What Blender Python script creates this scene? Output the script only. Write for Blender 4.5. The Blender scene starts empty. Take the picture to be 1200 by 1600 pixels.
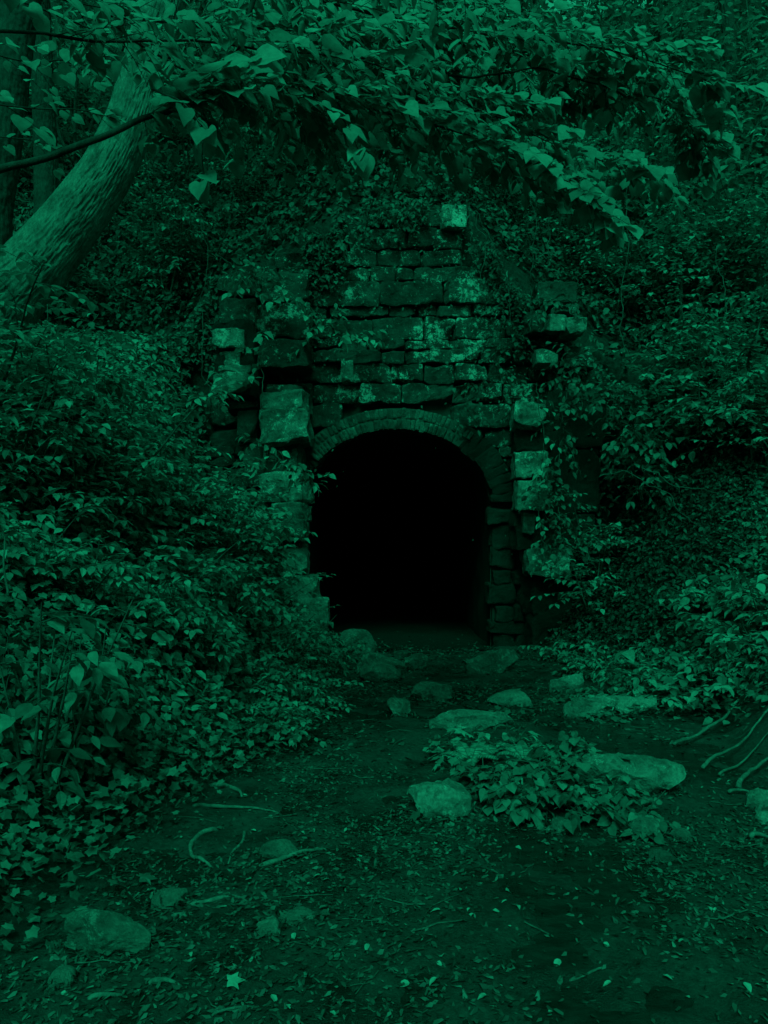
import bpy, math, random
import numpy as np
from mathutils import Vector

C = bpy.context.scene.collection
SC = bpy.context.scene
R = math.radians
F = 1200.0          # focal length in photo pixels
CAMZ, HOR = 1.6, 850.0

# ------------------------------------------------------------------ camera
cd = bpy.data.cameras.new('camera')
cam = bpy.data.objects.new('camera', cd); C.objects.link(cam)
cam.location = (0, 0, CAMZ); cam.rotation_euler = (R(90), 0, 0)
cd.sensor_fit = 'HORIZONTAL'; cd.sensor_width = 36; cd.lens = 36
cd.shift_y = (HOR - 800) / 1200.0
cd.clip_start = 0.05; cd.clip_end = 500
SC.camera = cam

# ------------------------------------------------------------------ light (the whole photograph is toned one green)
TINT = (0.020, 1.0, 0.46)
SUN_EL, SUN_AZ = 48, 186
w = bpy.data.worlds.new('World'); SC.world = w; w.use_nodes = True
nt = w.node_tree; nt.nodes.clear()
sky = nt.nodes.new('ShaderNodeTexSky'); sky.sky_type = 'NISHITA'; sky.sun_disc = False
sky.sun_elevation = R(SUN_EL); sky.sun_rotation = R(SUN_AZ)
bw = nt.nodes.new('ShaderNodeRGBToBW')
mul = nt.nodes.new('ShaderNodeMix'); mul.data_type = 'RGBA'; mul.blend_type = 'MULTIPLY'; mul.inputs[0].default_value = 1
mul.inputs[7].default_value = (*TINT, 1)
bg = nt.nodes.new('ShaderNodeBackground'); bg.inputs[1].default_value = 0.12
wo = nt.nodes.new('ShaderNodeOutputWorld')
nt.links.new(sky.outputs[0], bw.inputs[0]); nt.links.new(bw.outputs[0], mul.inputs[6])
nt.links.new(mul.outputs[2], bg.inputs[0]); nt.links.new(bg.outputs[0], wo.inputs[0])
sl = bpy.data.lights.new('sun', 'SUN'); sl.energy = 2.4; sl.angle = R(26); sl.color = TINT
sun = bpy.data.objects.new('sun', sl); C.objects.link(sun)
# light travels away from the sun's place in the sky (behind and above the camera)
sdir = Vector((math.sin(R(SUN_AZ)) * math.cos(R(SUN_EL)), math.cos(R(SUN_AZ)) * math.cos(R(SUN_EL)), math.sin(R(SUN_EL))))
sun.rotation_euler = (-sdir).to_track_quat('-Z', 'Y').to_euler()
sun.location = (0, -5, 20)
SC.view_settings.view_transform = 'Standard'; SC.view_settings.look = 'None'
SC.view_settings.gamma = 1; SC.view_settings.exposure = 0.72
SC.cycles.use_denoising = True
SC.cycles.max_bounces = 6; SC.cycles.diffuse_bounces = 3; SC.cycles.transmission_bounces = 3
SC.cycles.sample_clamp_indirect = 3

# ------------------------------------------------------------------ helpers
RNG = np.random.default_rng(7)
def at(px, py, Y):
    return np.array([(px - 600) / F * Y, Y, CAMZ + (HOR - py) / F * Y])
def nrm(v):
    v = np.asarray(v, float); return v / (np.linalg.norm(v, axis=-1, keepdims=True) + 1e-9)
def hsh(ix, iy, iz, s):
    h = (ix.astype(np.int64) * 374761393 + iy.astype(np.int64) * 668265263 + iz.astype(np.int64) * 2147483647 + s * 974634777) & 0xffffffff
    h = ((h ^ (h >> 13)) * 1274126177) & 0xffffffff
    return ((h ^ (h >> 16)) & 0xffff) / 65535.0
def vnoise(P, s=0):
    P = np.asarray(P, float); I = np.floor(P).astype(np.int64); f = P - I; f = f * f * (3 - 2 * f)
    out = 0
    for dx in (0, 1):
        for dy in (0, 1):
            for dz in (0, 1):
                wgt = (f[..., 0] if dx else 1 - f[..., 0]) * (f[..., 1] if dy else 1 - f[..., 1]) * (f[..., 2] if dz else 1 - f[..., 2])
                out = out + wgt * hsh(I[..., 0] + dx, I[..., 1] + dy, I[..., 2] + dz, s)
    return out
def fbm(P, o=4, s=0):
    P = np.asarray(P, float); a, t, r = 1.0, 0.0, 0.0
    for k in range(o):
        r = r + a * vnoise(P * (2.03 ** k) + 17.3 * k, s + k); t += a; a *= .5
    return r / t                                    # 0..1
def sstep(a, b, x):
    t = np.clip((np.asarray(x, float) - a) / (b - a), 0, 1); return t * t * (3 - 2 * t)

class MB:
    """collects geometry in world coordinates and links it as ONE mesh object"""
    def __init__(s): s.v = []; s.f = {}; s.n = 0
    def add(s, V, faces):
        V = np.asarray(V, float).reshape(-1, 3)
        for fa in faces:
            fa = np.asarray(fa, np.int64)
            if fa.size: s.f.setdefault(fa.shape[1], []).append(fa + s.n)
        s.v.append(V); s.n += len(V)
    def leaves(s, T, P, D, N, S):
        P = np.asarray(P, float).reshape(-1, 3)
        if not len(P): return
        X = nrm(D); N = np.asarray(N, float); Yv = nrm(np.cross(N, X)); Z = np.cross(X, Yv)
        S = np.broadcast_to(np.asarray(S, float), (len(P),))
        tv, tf = T; n = len(tv)
        wv = 0.8 + 0.4 * RNG.random(len(P))
        tz = 0.5 + 1.4 * RNG.random(len(P))
        V = (tv[None, :, 0, None] * X[:, None, :] + tv[None, :, 1, None] * wv[:, None, None] * Yv[:, None, :] + tv[None, :, 2, None] * tz[:, None, None] * Z[:, None, :]) * S[:, None, None] + P[:, None, :]
        off = (np.arange(len(P)) * n)[:, None, None]
        s.add(V.reshape(-1, 3), [(fa[None] + off).reshape(-1, fa.shape[1]) for fa in tf])
    def tube(s, pts, rad, k=6, cap=True):
        pts = np.asarray(pts, float); rad = np.broadcast_to(np.asarray(rad, float), (len(pts),))
        d = nrm(np.gradient(pts, axis=0))
        ref = np.array([0, 0, 1.0]) if abs(d[:, 2]).mean() < .8 else np.array([1.0, 0, 0])
        A = nrm(np.cross(d, ref)); B = np.cross(d, A)
        th = np.arange(k) * 2 * math.pi / k
        V = pts[:, None] + rad[:, None, None] * (np.cos(th)[None, :, None] * A[:, None] + np.sin(th)[None, :, None] * B[:, None])
        m = len(pts); i = np.arange(m - 1)[:, None] * k; j = np.arange(k)[None]; j2 = (j + 1) % k
        q = np.stack([i + j, i + j2, i + k + j2, i + k + j], -1).reshape(-1, 4)
        fs = [q]
        if cap: fs.append(np.array([list(range(k))[::-1], [(m - 1) * k + a for a in range(k)]]))
        s.add(V.reshape(-1, 3), fs)
    def build(s, name, mat, parent=None, base=None, smooth=False):
        V = np.concatenate(s.v); org = np.zeros(3)
        if parent is not None:
            p = parent
            while p is not None: org = org + np.array(p.location); p = p.parent
        elif base is not None: org = np.array(base, float)
        V = V - org
        me = bpy.data.meshes.new(name)
        me.vertices.add(len(V)); me.vertices.foreach_set('co', V.astype(np.float32).ravel())
        li, ls, lt, c = [], [], [], 0
        for k, fl in s.f.items():
            fa = np.concatenate(fl); li.append(fa.ravel()); m = len(fa)
            ls.append(c + np.arange(m) * k); lt.append(np.full(m, k)); c += m * k
        li = np.concatenate(li); ls = np.concatenate(ls); lt = np.concatenate(lt)
        me.loops.add(len(li)); me.loops.foreach_set('vertex_index', li.astype(np.int32))
        me.polygons.add(len(ls)); me.polygons.foreach_set('loop_start', ls.astype(np.int32)); me.polygons.foreach_set('loop_total', lt.astype(np.int32))
        me.polygons.foreach_set('use_smooth', np.full(len(ls), smooth, bool))
        me.update(calc_edges=True); me.validate()
        me.materials.append(mat)
        o = bpy.data.objects.new(name, me); C.objects.link(o)
        if parent is not None: o.parent = parent
        elif base is not None: o.location = base
        return o

def tag(o, label=None, cat=None, group=None, kind=None):
    if label: o['label'] = label
    if cat: o['category'] = cat
    if group: o['group'] = group
    if kind: o['kind'] = kind
    return o
def empty(name, loc, label, cat, group=None):
    o = bpy.data.objects.new(name, None); C.objects.link(o); o.location = [float(a) for a in loc]; o.empty_display_size = .1
    return tag(o, label, cat, group)
def copy_tree(o, parent=None):
    c = o.copy(); C.objects.link(c)
    if parent is not None: c.parent = parent
    for ch in list(o.children): copy_tree(ch, c)
    return c

# leaf shapes: x along the leaf, y across, z the normal
def leaf_template(half, fold=.16, droop=.18, wave=0.0):
    mx = [h[2] for h in half]; V = []; n = len(half)
    for (x, y, m) in half:
        V += [(m, 0, -droop * m * m), (x, y, fold * y - droop * x * x + wave * (1 if len(V) % 6 < 3 else -1)), (x, -y, fold * y - droop * x * x - wave * (1 if len(V) % 6 < 3 else -1))]
    q = []
    for i in range(n - 1):
        a, b = 3 * i, 3 * i + 3
        q += [(a, b, b + 1, a + 1), (a, a + 2, b + 2, b)]
    return np.array(V), [np.array(q)]
HEART = leaf_template([(0, .02, 0), (-.13, .2, .02), (-.08, .4, .06), (.12, .53, .15), (.35, .52, .36), (.58, .39, .58), (.8, .18, .8), (1, .005, 1)], .14, .2, .012)
OVATE = leaf_template([(0, .01, 0), (.12, .18, .12), (.34, .31, .34), (.6, .27, .6), (.82, .13, .82), (1, .005, 1)], .18, .22, .01)
OVAL4 = leaf_template([(0, .01, 0), (.25, .28, .25), (.62, .27, .62), (1, .005, 1)], .2, .2)
CHIP = (np.array([(0, -.1, 0), (.35, -.22, .05), (1, -.05, -.04), (.9, .12, .02), (.3, .2, -.05)]), [np.array([(0, 1, 4)]), np.array([(1, 2, 3, 4)])])
def star_template(pol, droop=.15):
    V = [(.28, 0, 0)]
    for a, r in pol:
        x = .28 + r * math.cos(R(a)); y = r * math.sin(R(a)); V.append((x, y, -droop * (x * x + y * y) + .03 * (len(V) % 2)))
    n = len(pol)
    return np.array(V), [np.array([(0, 1 + i, 1 + (i + 1) % n) for i in range(n)])]
LOBED = star_template([(0, .72), (22, .42), (38, .36), (58, .66), (80, .38), (100, .34), (128, .5), (160, .3), (180, .22), (200, .3), (232, .5), (260, .34), (280, .38), (302, .66), (322, .36), (338, .42)])
IVY = star_template([(0, .72), (30, .42), (60, .52), (100, .36), (140, .44), (180, .2), (220, .44), (260, .36), (300, .52), (330, .42)])

# ------------------------------------------------------------------ materials
def mat(name, build):
    m = bpy.data.materials.new(name); m.use_nodes = True
    t = m.node_tree; t.nodes.clear()
    o = t.nodes.new('ShaderNodeOutputMaterial')
    class N: pass
    n = N(); n.t = t
    n.new = lambda k, **kw: [setattr(x := t.nodes.new('ShaderNode' + k), a, b) for a, b in kw.items()] and x if kw else t.nodes.new('ShaderNode' + k)
    n.link = t.links.new
    t.links.new(build(n), o.inputs[0])
    return m
def col(v, g=(0.86, 1.0, 0.94)): return (v * g[0], v * g[1], v * g[2], 1)
def ramp(n, src, stops):
    r = n.new('ValToRGB'); e = r.color_ramp.elements
    while len(e) < len(stops): e.new(.5)
    for k, (p, v) in enumerate(stops): e[k].position = p; e[k].color = v if isinstance(v, tuple) else (v, v, v, 1)
    n.link(src, r.inputs[0]); return r.outputs[0]
def noise(n, scale, detail=6, rough=.6, coord=None, stretch=None, dist=0.0):
    x = n.new('TexNoise'); x.inputs['Scale'].default_value = scale; x.inputs['Detail'].default_value = detail; x.inputs['Roughness'].default_value = rough; x.inputs['Distortion'].default_value = dist
    c = coord or n.new('NewGeometry').outputs['Position']
    if stretch:
        mp = n.new('Mapping'); mp.inputs['Scale'].default_value = stretch; n.link(c, mp.inputs[0]); c = mp.outputs[0]
    n.link(c, x.inputs['Vector']); return x.outputs[0]
def mixc(n, f, a, b, mode='MIX'):
    m = n.new('Mix'); m.data_type = 'RGBA'; m.blend_type = mode
    for i, v in ((0, f), (6, a), (7, b)):
        if isinstance(v, (int, float)): m.inputs[i].default_value = v if i == 0 else (v, v, v, 1)
        elif isinstance(v, tuple): m.inputs[i].default_value = v
        else: n.link(v, m.inputs[i])
    return m.outputs[2]
def island(n, lo, hi):
    g = n.new('NewGeometry'); m = n.new('MapRange'); m.inputs[3].default_value = lo; m.inputs[4].default_value = hi
    n.link(g.outputs['Random Per Island'], m.inputs[0]); return m.outputs[0]
def bsdf(n, c, rough=.8, spec=.3, bump=None, bs=.5, bd=.02):
    p = n.new('BsdfPrincipled')
    if isinstance(c, tuple): p.inputs['Base Color'].default_value = c
    else: n.link(c, p.inputs['Base Color'])
    if isinstance(rough, (int, float)): p.inputs['Roughness'].default_value = rough
    else: n.link(rough, p.inputs['Roughness'])
    p.inputs['Specular IOR Level'].default_value = spec
    if bump is not None:
        b = n.new('Bump'); b.inputs['Strength'].default_value = bs; b.inputs['Distance'].default_value = bd
        n.link(bump, b.inputs['Height']); n.link(b.outputs[0], p.inputs['Normal'])
    return p.outputs[0]
def leaf_mat(name, v, var=.45, trans=.3, rough=.62, spec=.2):
    def b(n):
        k = island(n, 1 - var, 1 + var)
        blotch = ramp(n, noise(n, 26, 3), [(.3, .72), (.7, 1.15)])
        c = mixc(n, 1.0, mixc(n, 1.0, col(v, (.62, 1, .9)), k, 'MULTIPLY'), blotch, 'MULTIPLY')
        p = bsdf(n, c, rough, spec)
        tr = n.new('BsdfTranslucent'); n.link(c, tr.inputs[0])
        mx = n.new('MixShader'); mx.inputs[0].default_value = trans
        n.link(p, mx.inputs[1]); n.link(tr.outputs[0], mx.inputs[2]); return mx.outputs[0]
    return mat(name, b)
def stone_mat(name, lo, hi, lichen, lthr=.6, isl=(.6, 1.3)):
    def b(n):
        a = noise(n, 3.0, 8, .65); f = noise(n, 38, 8, .8); l = noise(n, 6.5, 12, .84, dist=.3); big = noise(n, 1.3, 3, .5)
        c = mixc(n, ramp(n, a, [(.36, 0.0), (.66, 1.0)]), col(lo), col(hi))
        c = mixc(n, 1.0, c, island(n, *isl), 'MULTIPLY')
        m = n.new('Math', operation='MULTIPLY_ADD'); n.link(big, m.inputs[0]); m.inputs[1].default_value = .38; m.inputs[2].default_value = -.19
        ad = n.new('Math', operation='ADD'); n.link(l, ad.inputs[0]); n.link(m.outputs[0], ad.inputs[1])
        c = mixc(n, ramp(n, ad.outputs[0], [(lthr, 0.0), (lthr + .05, 1.0)]), c, col(lichen))
        c = mixc(n, 1.0, c, ramp(n, f, [(.28, .4), (.74, 1.4)]), 'MULTIPLY')
        c = mixc(n, ramp(n, noise(n, 11, 7, .7), [(.54, 0.), (.66, .8)]), c, col(lo * .6))
        return bsdf(n, c, .85, .2, mixc(n, .6, a, f), 1.0, .07)
    return mat(name, b)
M = {}
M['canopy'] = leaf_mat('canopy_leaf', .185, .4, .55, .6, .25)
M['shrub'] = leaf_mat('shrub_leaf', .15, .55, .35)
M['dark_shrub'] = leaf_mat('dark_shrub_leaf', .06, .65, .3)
M['hollow'] = leaf_mat('shade_tone_leaf', .026, .8, .2)  # shade of the hollow put into a darker leaf colour
M['ivy'] = leaf_mat('ivy_leaf', .09, .5, .3)
M['litter'] = leaf_mat('dead_leaf', .036, .85, .1, .6, .35)
M['pale_crumb'] = leaf_mat('pale_leaf_crumb', .085, .7, .1, .6, .3)
M['pale_leaf'] = leaf_mat('pale_dead_leaf', .17, .35, .1, .6, .3)
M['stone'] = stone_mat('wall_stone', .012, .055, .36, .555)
M['dark_stone'] = stone_mat('dark_stone', .004, .016, .035, .6)  # the wall stone pattern in much darker tones
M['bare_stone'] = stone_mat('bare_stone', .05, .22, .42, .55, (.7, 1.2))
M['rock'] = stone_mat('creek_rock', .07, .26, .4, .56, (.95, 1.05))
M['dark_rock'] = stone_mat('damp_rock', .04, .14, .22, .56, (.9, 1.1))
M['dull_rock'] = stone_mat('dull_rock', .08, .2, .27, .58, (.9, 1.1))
M['brick'] = stone_mat('arch_brick', .025, .11, .26, .57, (.55, 1.4))
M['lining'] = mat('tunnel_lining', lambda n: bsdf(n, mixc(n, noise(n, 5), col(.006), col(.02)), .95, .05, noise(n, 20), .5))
M['bed'] = mat('lime_mortar', lambda n: bsdf(n, mixc(n, noise(n, 9, 8, .7), col(.015), col(.06)), .95, .1, noise(n, 30, 8, .75), .8))
M['mortar'] = mat('mortar', lambda n: bsdf(n, mixc(n, noise(n, 8), col(.01), col(.035)), .95, .1, noise(n, 20), .6))
def bark(lo, hi):
    def b(n):
        a = noise(n, 5, 8, .7); f = noise(n, 40, 5, .7, stretch=(1, 1, .3))
        c = mixc(n, ramp(n, a, [(.35, 0.), (.65, 1.)]), col(lo), col(hi))
        c = mixc(n, 1.0, c, ramp(n, f, [(.3, .5), (.7, 1.2)]), 'MULTIPLY')
        return bsdf(n, c, .9, .15, f, .6, .02)
    return b
M['bark'] = mat('bark', bark(.04, .125)); M['dark_bark'] = mat('dark_bark', bark(.012, .035)); M['stick'] = mat('dead_wood', bark(.05, .12))
M['litter_twig'] = mat('litter_twig', bark(.03, .08)); M['twig'] = mat('twig_bark', bark(.03, .08))
def mud(n):
    a = noise(n, 2.2, 8, .6); f = noise(n, 30, 9, .78); g = noise(n, 110, 4, .6)
    c = mixc(n, ramp(n, a, [(.3, 0.), (.7, 1.)]), col(.005), col(.019))
    c = mixc(n, 1.0, c, ramp(n, f, [(.36, .2), (.68, 2.2)]), 'MULTIPLY')
    ro = ramp(n, a, [(.4, .35), (.6, .85)])
    return bsdf(n, c, ro, .35, mixc(n, .4, f, g), .9, .03)
M['mud'] = mat('wet_mud', mud)
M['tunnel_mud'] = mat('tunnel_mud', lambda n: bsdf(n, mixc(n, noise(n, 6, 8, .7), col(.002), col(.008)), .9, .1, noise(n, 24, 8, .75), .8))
M['soil'] = mat('hill_soil', lambda n: bsdf(n, mixc(n, ramp(n, noise(n, 14, 8, .75), [(.35, 0.), (.7, 1.)]), col(.006), col(.035)), .95, .1, noise(n, 18, 8, .75), .9, .06))
def water(n):
    c = mixc(n, ramp(n, noise(n, 6, 6, .7, stretch=(1, 2, 1)), [(.4, 0.), (.7, 1.)]), col(.006), col(.018))
    return bsdf(n, c, .16, .5, noise(n, 16, 5, .65, stretch=(.6, 1.6, 1)), .35, .02)
M['water'] = mat('creek_water', water)

# ------------------------------------------------------------------ ground, creek, hill
XC_ = .2
def xl(y): return np.interp(y, [-8, 2.5, 3.4, 4, 4.4, 5.2, 6.4, 8, 10, 12.2], [-2.8, -1.7, -1.6, -1.48, -1.25, -1.1, -.92, -.85, -.85, -1.25])
def xr(y): return np.interp(y, [-8, 2.5, 5.5, 7.7, 10, 11.4, 12.2], [3.2, 2.7, 2.5, 2.95, 2.6, 2.2, 2.1])
def zbase(x): return np.interp(x, [-14, -8, -4.5, -3.2, -2.7, -1.5, -.9, 1.4, 1.8, 2.8, 3.8, 5, 9, 16], [6.5, 5.3, 4.7, 4.9, 5.6, 6.2, 6.75, 6.75, 6.1, 5.2, 4.4, 4.2, 4.6, 6])
def gz(x, y):
    x, y = np.broadcast_arrays(np.asarray(x, float), np.asarray(y, float))
    P = np.stack([x, y, 0 * x], -1)
    dl = np.maximum(xl(y) - x, 0); dr = np.maximum(x - xr(y), 0)
    z = .10 * (fbm(P * 1.1, 5, 3) - .5) + .06 * (fbm(P * 7, 5, 9) - .5)
    zl = 6.5 * (1 - np.exp(-1.15 * dl / 6.5)) * (.35 + .65 * sstep(0, .5, dl))
    zr = 5.5 * (1 - np.exp(-.72 * dr / 5.5)) * (.35 + .65 * sstep(0, .8, dr))
    z = z + zl + zr + (zl + zr > .3) * 0 + .35 * (fbm(P * .9, 4, 21) - .5) * sstep(.1, 1.2, dl + dr)
    zb = zbase(x)
    k = sstep(8.8, 12, y) * np.maximum(sstep(2.3, 3.6, -x), sstep(3.0, 5, x)) * .85
    z = z + k * np.maximum(zb - z, 0)
    z = z + 9 * sstep(-5, -22, y)  # unseen rise behind the camera, added to cut low frontal sky light
    z = z + .13 * np.exp(-(((x - 1.05) / .75) ** 2 + ((y - 5.1) / .4) ** 2) * 1.3)
    return z
def hz(x, y):
    x, y = np.broadcast_arrays(np.asarray(x, float), np.asarray(y, float)); P = np.stack([x, y, 0 * x], -1)
    return zbase(x) + 34 * (1 - np.exp(-np.maximum(y - 12.1, 0) * 1.35 / 34)) + .8 * (fbm(P * .5, 4, 31) - .5) * sstep(12.1, 13, y) + .25 * (fbm(P * 2, 4, 33) - .5)
def grid(mb, xs, ys, fn):
    X, Y = np.meshgrid(xs, ys); V = np.stack([X, Y, fn(X, Y)], -1).reshape(-1, 3)
    nx, ny = len(xs), len(ys); i = (np.arange(ny - 1)[:, None] * nx + np.arange(nx - 1)[None])
    mb.add(V, [np.stack([i, i + 1, i + nx + 1, i + nx], -1).reshape(-1, 4)])
def span(*seg):
    out = []
    for a, b, s in seg: out += list(np.arange(a, b, s))
    return np.array(out + [seg[-1][1]])
mb = MB(); grid(mb, span((-60, -12, 3), (-12, -5, .4), (-5, -3, .06), (-3, 3.4, .022), (3.4, 5, .06), (5, 12, .4), (12, 60, 3)), np.concatenate([span((-60, -6, 3), (-6, 2.2, .4), (2.2, 5.5, .022), (5.5, 7, .04), (7, 12.3, .08)), [12.32, 40, 72]]), lambda X, Y: np.where(Y > 12.31, -.7, gz(X, Y) - .12 * sstep(11.5, 12.25, Y + .8 * (fbm(np.stack([X * 1.5, Y * 1.5, 0 * X], -1), 4, 47) - .5)) * (np.abs(X - XC_) < 1.45)))
tag(mb.build('ground', M['mud'], smooth=True), 'dark muddy creek bed floor rising into banks on both sides', kind='structure')
mb = MB()
xs = span((-60, -14, 3), (-14, 14, .2), (14, 60, 3)); ys = span((12.15, 24, .2), (24, 70, 2))
def hfn(X, Y):
    Z = hz(X, Y); low = np.minimum(gz(X[0], 12.1) - .3, zbase(X[0]) - 1.2); low = np.where(np.abs(X[0]) < 2.6, zbase(X[0]) - 1.0, low)
    Z[0] = low; Z[1] = hz(X[1], np.full_like(X[1], 12.15)); return Z
ysh = np.concatenate([[12.13, 12.15], ys[1:]])
grid(mb, xs, ysh, hfn)
tag(mb.build('hill', M['soil'], smooth=True), 'steep dark wooded hillside rising behind the stone tunnel portal', kind='structure')
mb = MB()
X = span((-2.4, 3.2, .2)); Yv = span((1.0, 9, .25))
xx, yy = np.meshgrid(X, Yv)
V = np.stack([np.clip(xx, xl(yy) - .3, xr(yy) + .3), yy, 0 * xx - .012], -1).reshape(-1, 3)
i = (np.arange(len(Yv) - 1)[:, None] * len(X) + np.arange(len(X) - 1)[None])
mb.add(V, [np.stack([i, i + 1, i + len(X) + 1, i + len(X)], -1).reshape(-1, 4)])
tag(mb.build('creek_water', M['water'], smooth=True), 'shallow dark water lying in the hollows of the creek bed', kind='structure')

# ------------------------------------------------------------------ stone blocks, rocks
def box_points(m):
    mx, my, mz = m; V, Fq = [], []; n = 0
    for ax, s in ((0, 1), (0, -1), (1, 1), (1, -1), (2, 1), (2, -1)):
        a, b = [k for k in range(3) if k != ax]
        A, B = np.meshgrid(np.linspace(-1, 1, m[a] + 1), np.linspace(-1, 1, m[b] + 1), indexing='ij')
        P = np.zeros(A.shape + (3,)); P[..., ax] = s; P[..., a] = A; P[..., b] = B
        nb = m[b] + 1; i = (np.arange(m[a])[:, None] * nb + np.arange(m[b])[None]) + n
        q = np.stack([i, i + nb, i + nb + 1, i + 1], -1).reshape(-1, 4)
        V.append(P.reshape(-1, 3)); Fq.append(q if (s > 0) ^ (ax == 1) else q[:, ::-1]); n += A.size
    V = np.concatenate(V); Fq = np.concatenate(Fq)
    key = np.round(V * 1e5).astype(np.int64); _, idx, inv = np.unique(key, axis=0, return_index=True, return_inverse=True)
    return V[idx], inv.reshape(-1)[Fq]
def lump(mb, c, half, k=10, m=(6, 4, 4), rough=.03, freq=4, seed=0, cuts=0, rot=None, cutd=(.75, 1.05), cutf=.92):
    V, q = box_points(m); rg = np.random.default_rng(seed)
    V = V / (np.sum(np.abs(V) ** k, 1, keepdims=True) ** (1 / k))
    for _ in range(cuts):
        n = nrm(rg.normal(size=3)); d = rg.uniform(*cutd); pr = V @ n - d
        V = V - n[None] * np.maximum(pr, 0)[:, None] * cutf
    V = V * np.asarray(half)
    if rot is not None: V = V @ np.array(rot).T
    W = V + np.asarray(c); o = 50 + seed * 3.7
    D = np.stack([fbm(W * freq + o + 11 * a, 4, seed % 97 + a) - .5 for a in range(3)], -1)
    mb.add(W + D * 2 * rough, [q])
def rot_xyz(ax, ay, az):
    ca, sa, cb, sb, cc, s2 = math.cos(ax), math.sin(ax), math.cos(ay), math.sin(ay), math.cos(az), math.sin(az)
    return np.array([[cc, -s2, 0], [s2, cc, 0], [0, 0, 1]]) @ np.array([[cb, 0, sb], [0, 1, 0], [-sb, 0, cb]]) @ np.array([[1, 0, 0], [0, ca, -sa], [0, sa, ca]])

# ------------------------------------------------------------------ the tunnel portal
XC, A_, B_, ZS, YW = .2, 1.5, 1.17, 2.22, 12.0
portal = empty('tunnel_portal', (XC, YW, 0), 'ruined stone tunnel portal with a brick-ringed arch opening onto blackness', 'tunnel portal')
ZTX = [-2.75, -2.7, -1.3, -1.2, -.75, -.7, 1.3, 1.35, 1.75, 1.8, 2.6, 3.3, 3.9, 4.0]
ZTZ = [5.0, 5.7, 5.9, 6.3, 6.5, 6.95, 6.9, 6.35, 6.2, 5.7, 5.2, 4.4, 3.9, 3.8]
def ztop(x): return np.interp(x, ZTX, ZTZ)
def ringw(z, t):                              # half width of the opening plus ring thickness t at height z
    if z <= ZS: return A_ + .02
    u = (z - ZS) / (B_ + t)
    return (A_ + t) * math.sqrt(max(0, 1 - u * u)) if u < 1 else 0
mw, dw, seed = MB(), MB(), 100
z = -.35; rg = np.random.default_rng(11)
while z < 7.0:
    h = rg.choice([.17, .22, .26, .3, .35, .38]); z1 = z + h
    wd = ringw(z + h * .45, .38)
    ej = rg.uniform(-.02, .1, 2) if z1 < ZS + .1 else (0, 0)
    ivs = [(-2.75, 4.0)] if wd <= 0 else [(-2.75, XC - wd + ej[0]), (XC + wd - ej[1], 4.0)]
    for (a, b) in ivs:
        x = a
        while x < b - .05:
            wdt = rg.choice([.32, .45, .6, .75, .9, 1.1]) * rg.uniform(.85, 1.15); x2 = min(x + wdt, b)
            if b - x2 < .25: x2 = b
            xm = (x + x2) / 2
            if z1 < ztop(xm) + .12 and z1 > gz(xm, 11.8) - .5:
                dy = rg.normal(0, .03) - (.06 if rg.random() < .12 else 0) + (.09 if rg.random() < .1 else 0)
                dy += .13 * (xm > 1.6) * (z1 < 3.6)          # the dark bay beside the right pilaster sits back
                g = rg.uniform(-.010, .008)
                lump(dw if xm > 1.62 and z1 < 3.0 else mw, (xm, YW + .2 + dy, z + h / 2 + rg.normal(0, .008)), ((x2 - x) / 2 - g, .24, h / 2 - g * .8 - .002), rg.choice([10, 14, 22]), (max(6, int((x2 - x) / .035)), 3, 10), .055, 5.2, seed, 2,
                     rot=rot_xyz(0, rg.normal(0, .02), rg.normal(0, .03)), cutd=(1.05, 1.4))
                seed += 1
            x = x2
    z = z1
mw.build('masonry_wall', M['stone'], portal); dw.build('dark_wall', M['dark_stone'], portal)  # low blocks right of the arch get the darker stone
# mortar core behind the blocks, open at the arch
mb = MB()
def strip(x0, x1, n, zb, yp=12.2):
    X = np.linspace(x0, x1, n); Zb = np.array([zb(x) for x in X]); Zt = ztop(X) - .12
    V = np.concatenate([np.stack([X, np.full(n, yp), Zb], -1), np.stack([X, np.full(n, yp), Zt], -1)])
    i = np.arange(n - 1); mb.add(V, [np.stack([i, i + 1, i + 1 + n, i + n], -1)])
aw, bw_ = A_ - .012, B_ - .012
strip(-3.0, XC - aw, 24, lambda x: -.5); strip(XC + aw, 4.05, 24, lambda x: -.5)
strip(XC - aw, XC + aw, 48, lambda x: ZS + bw_ * math.sqrt(max(0, 1 - ((x - XC) / aw) ** 2)))
mb.build('mortar_core', M['mortar'], portal)
# brick ring: two courses of voussoirs
mb = MB(); rg = np.random.default_rng(5)
for ring, (t0, t1) in enumerate(((0.0, .165), (.175, .335))):
    n = 66 + 8 * ring
    for k in range(n):
        th = math.pi * (k + .5) / n; th = R(4) + th * (172 / 180)
        tm = (t0 + t1) / 2
        cx, cz = XC + (A_ + tm) * math.cos(th), ZS + (B_ + tm) * math.sin(th)
        tx, tz = -(A_ + tm) * math.sin(th), (B_ + tm) * math.cos(th); ds = math.hypot(tx, tz) * (math.pi * 172 / 180 / n); ang = math.atan2(tz, tx)
        if rg.random() < .04 or not R(52) < th + rg.normal(0, .06) < R(142): continue
        cz += rg.normal(0, .008)
        lump(mb, (cx, YW + .13 + .012 * ring + rg.normal(0, .006), cz), (ds / 2 - .002, .17, (t1 - t0) / 2 - rg.uniform(-.004, .012)), 12, (3, 2, 5), .022, 8, 900 + k + ring * 60, rot=rot_xyz(0, -ang, 0))
mb.build('brick_arch', M['brick'], portal)
th = np.linspace(R(50), R(144), 60); bedv = np.concatenate([np.stack([XC + (A_ + t) * np.cos(th), np.full(60, yy_), ZS + (B_ + t) * np.sin(th)], -1) for t, yy_ in ((.004, 12.1), (.004, YW + .0), (.333, YW + .0), (.333, 12.1))])
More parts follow.
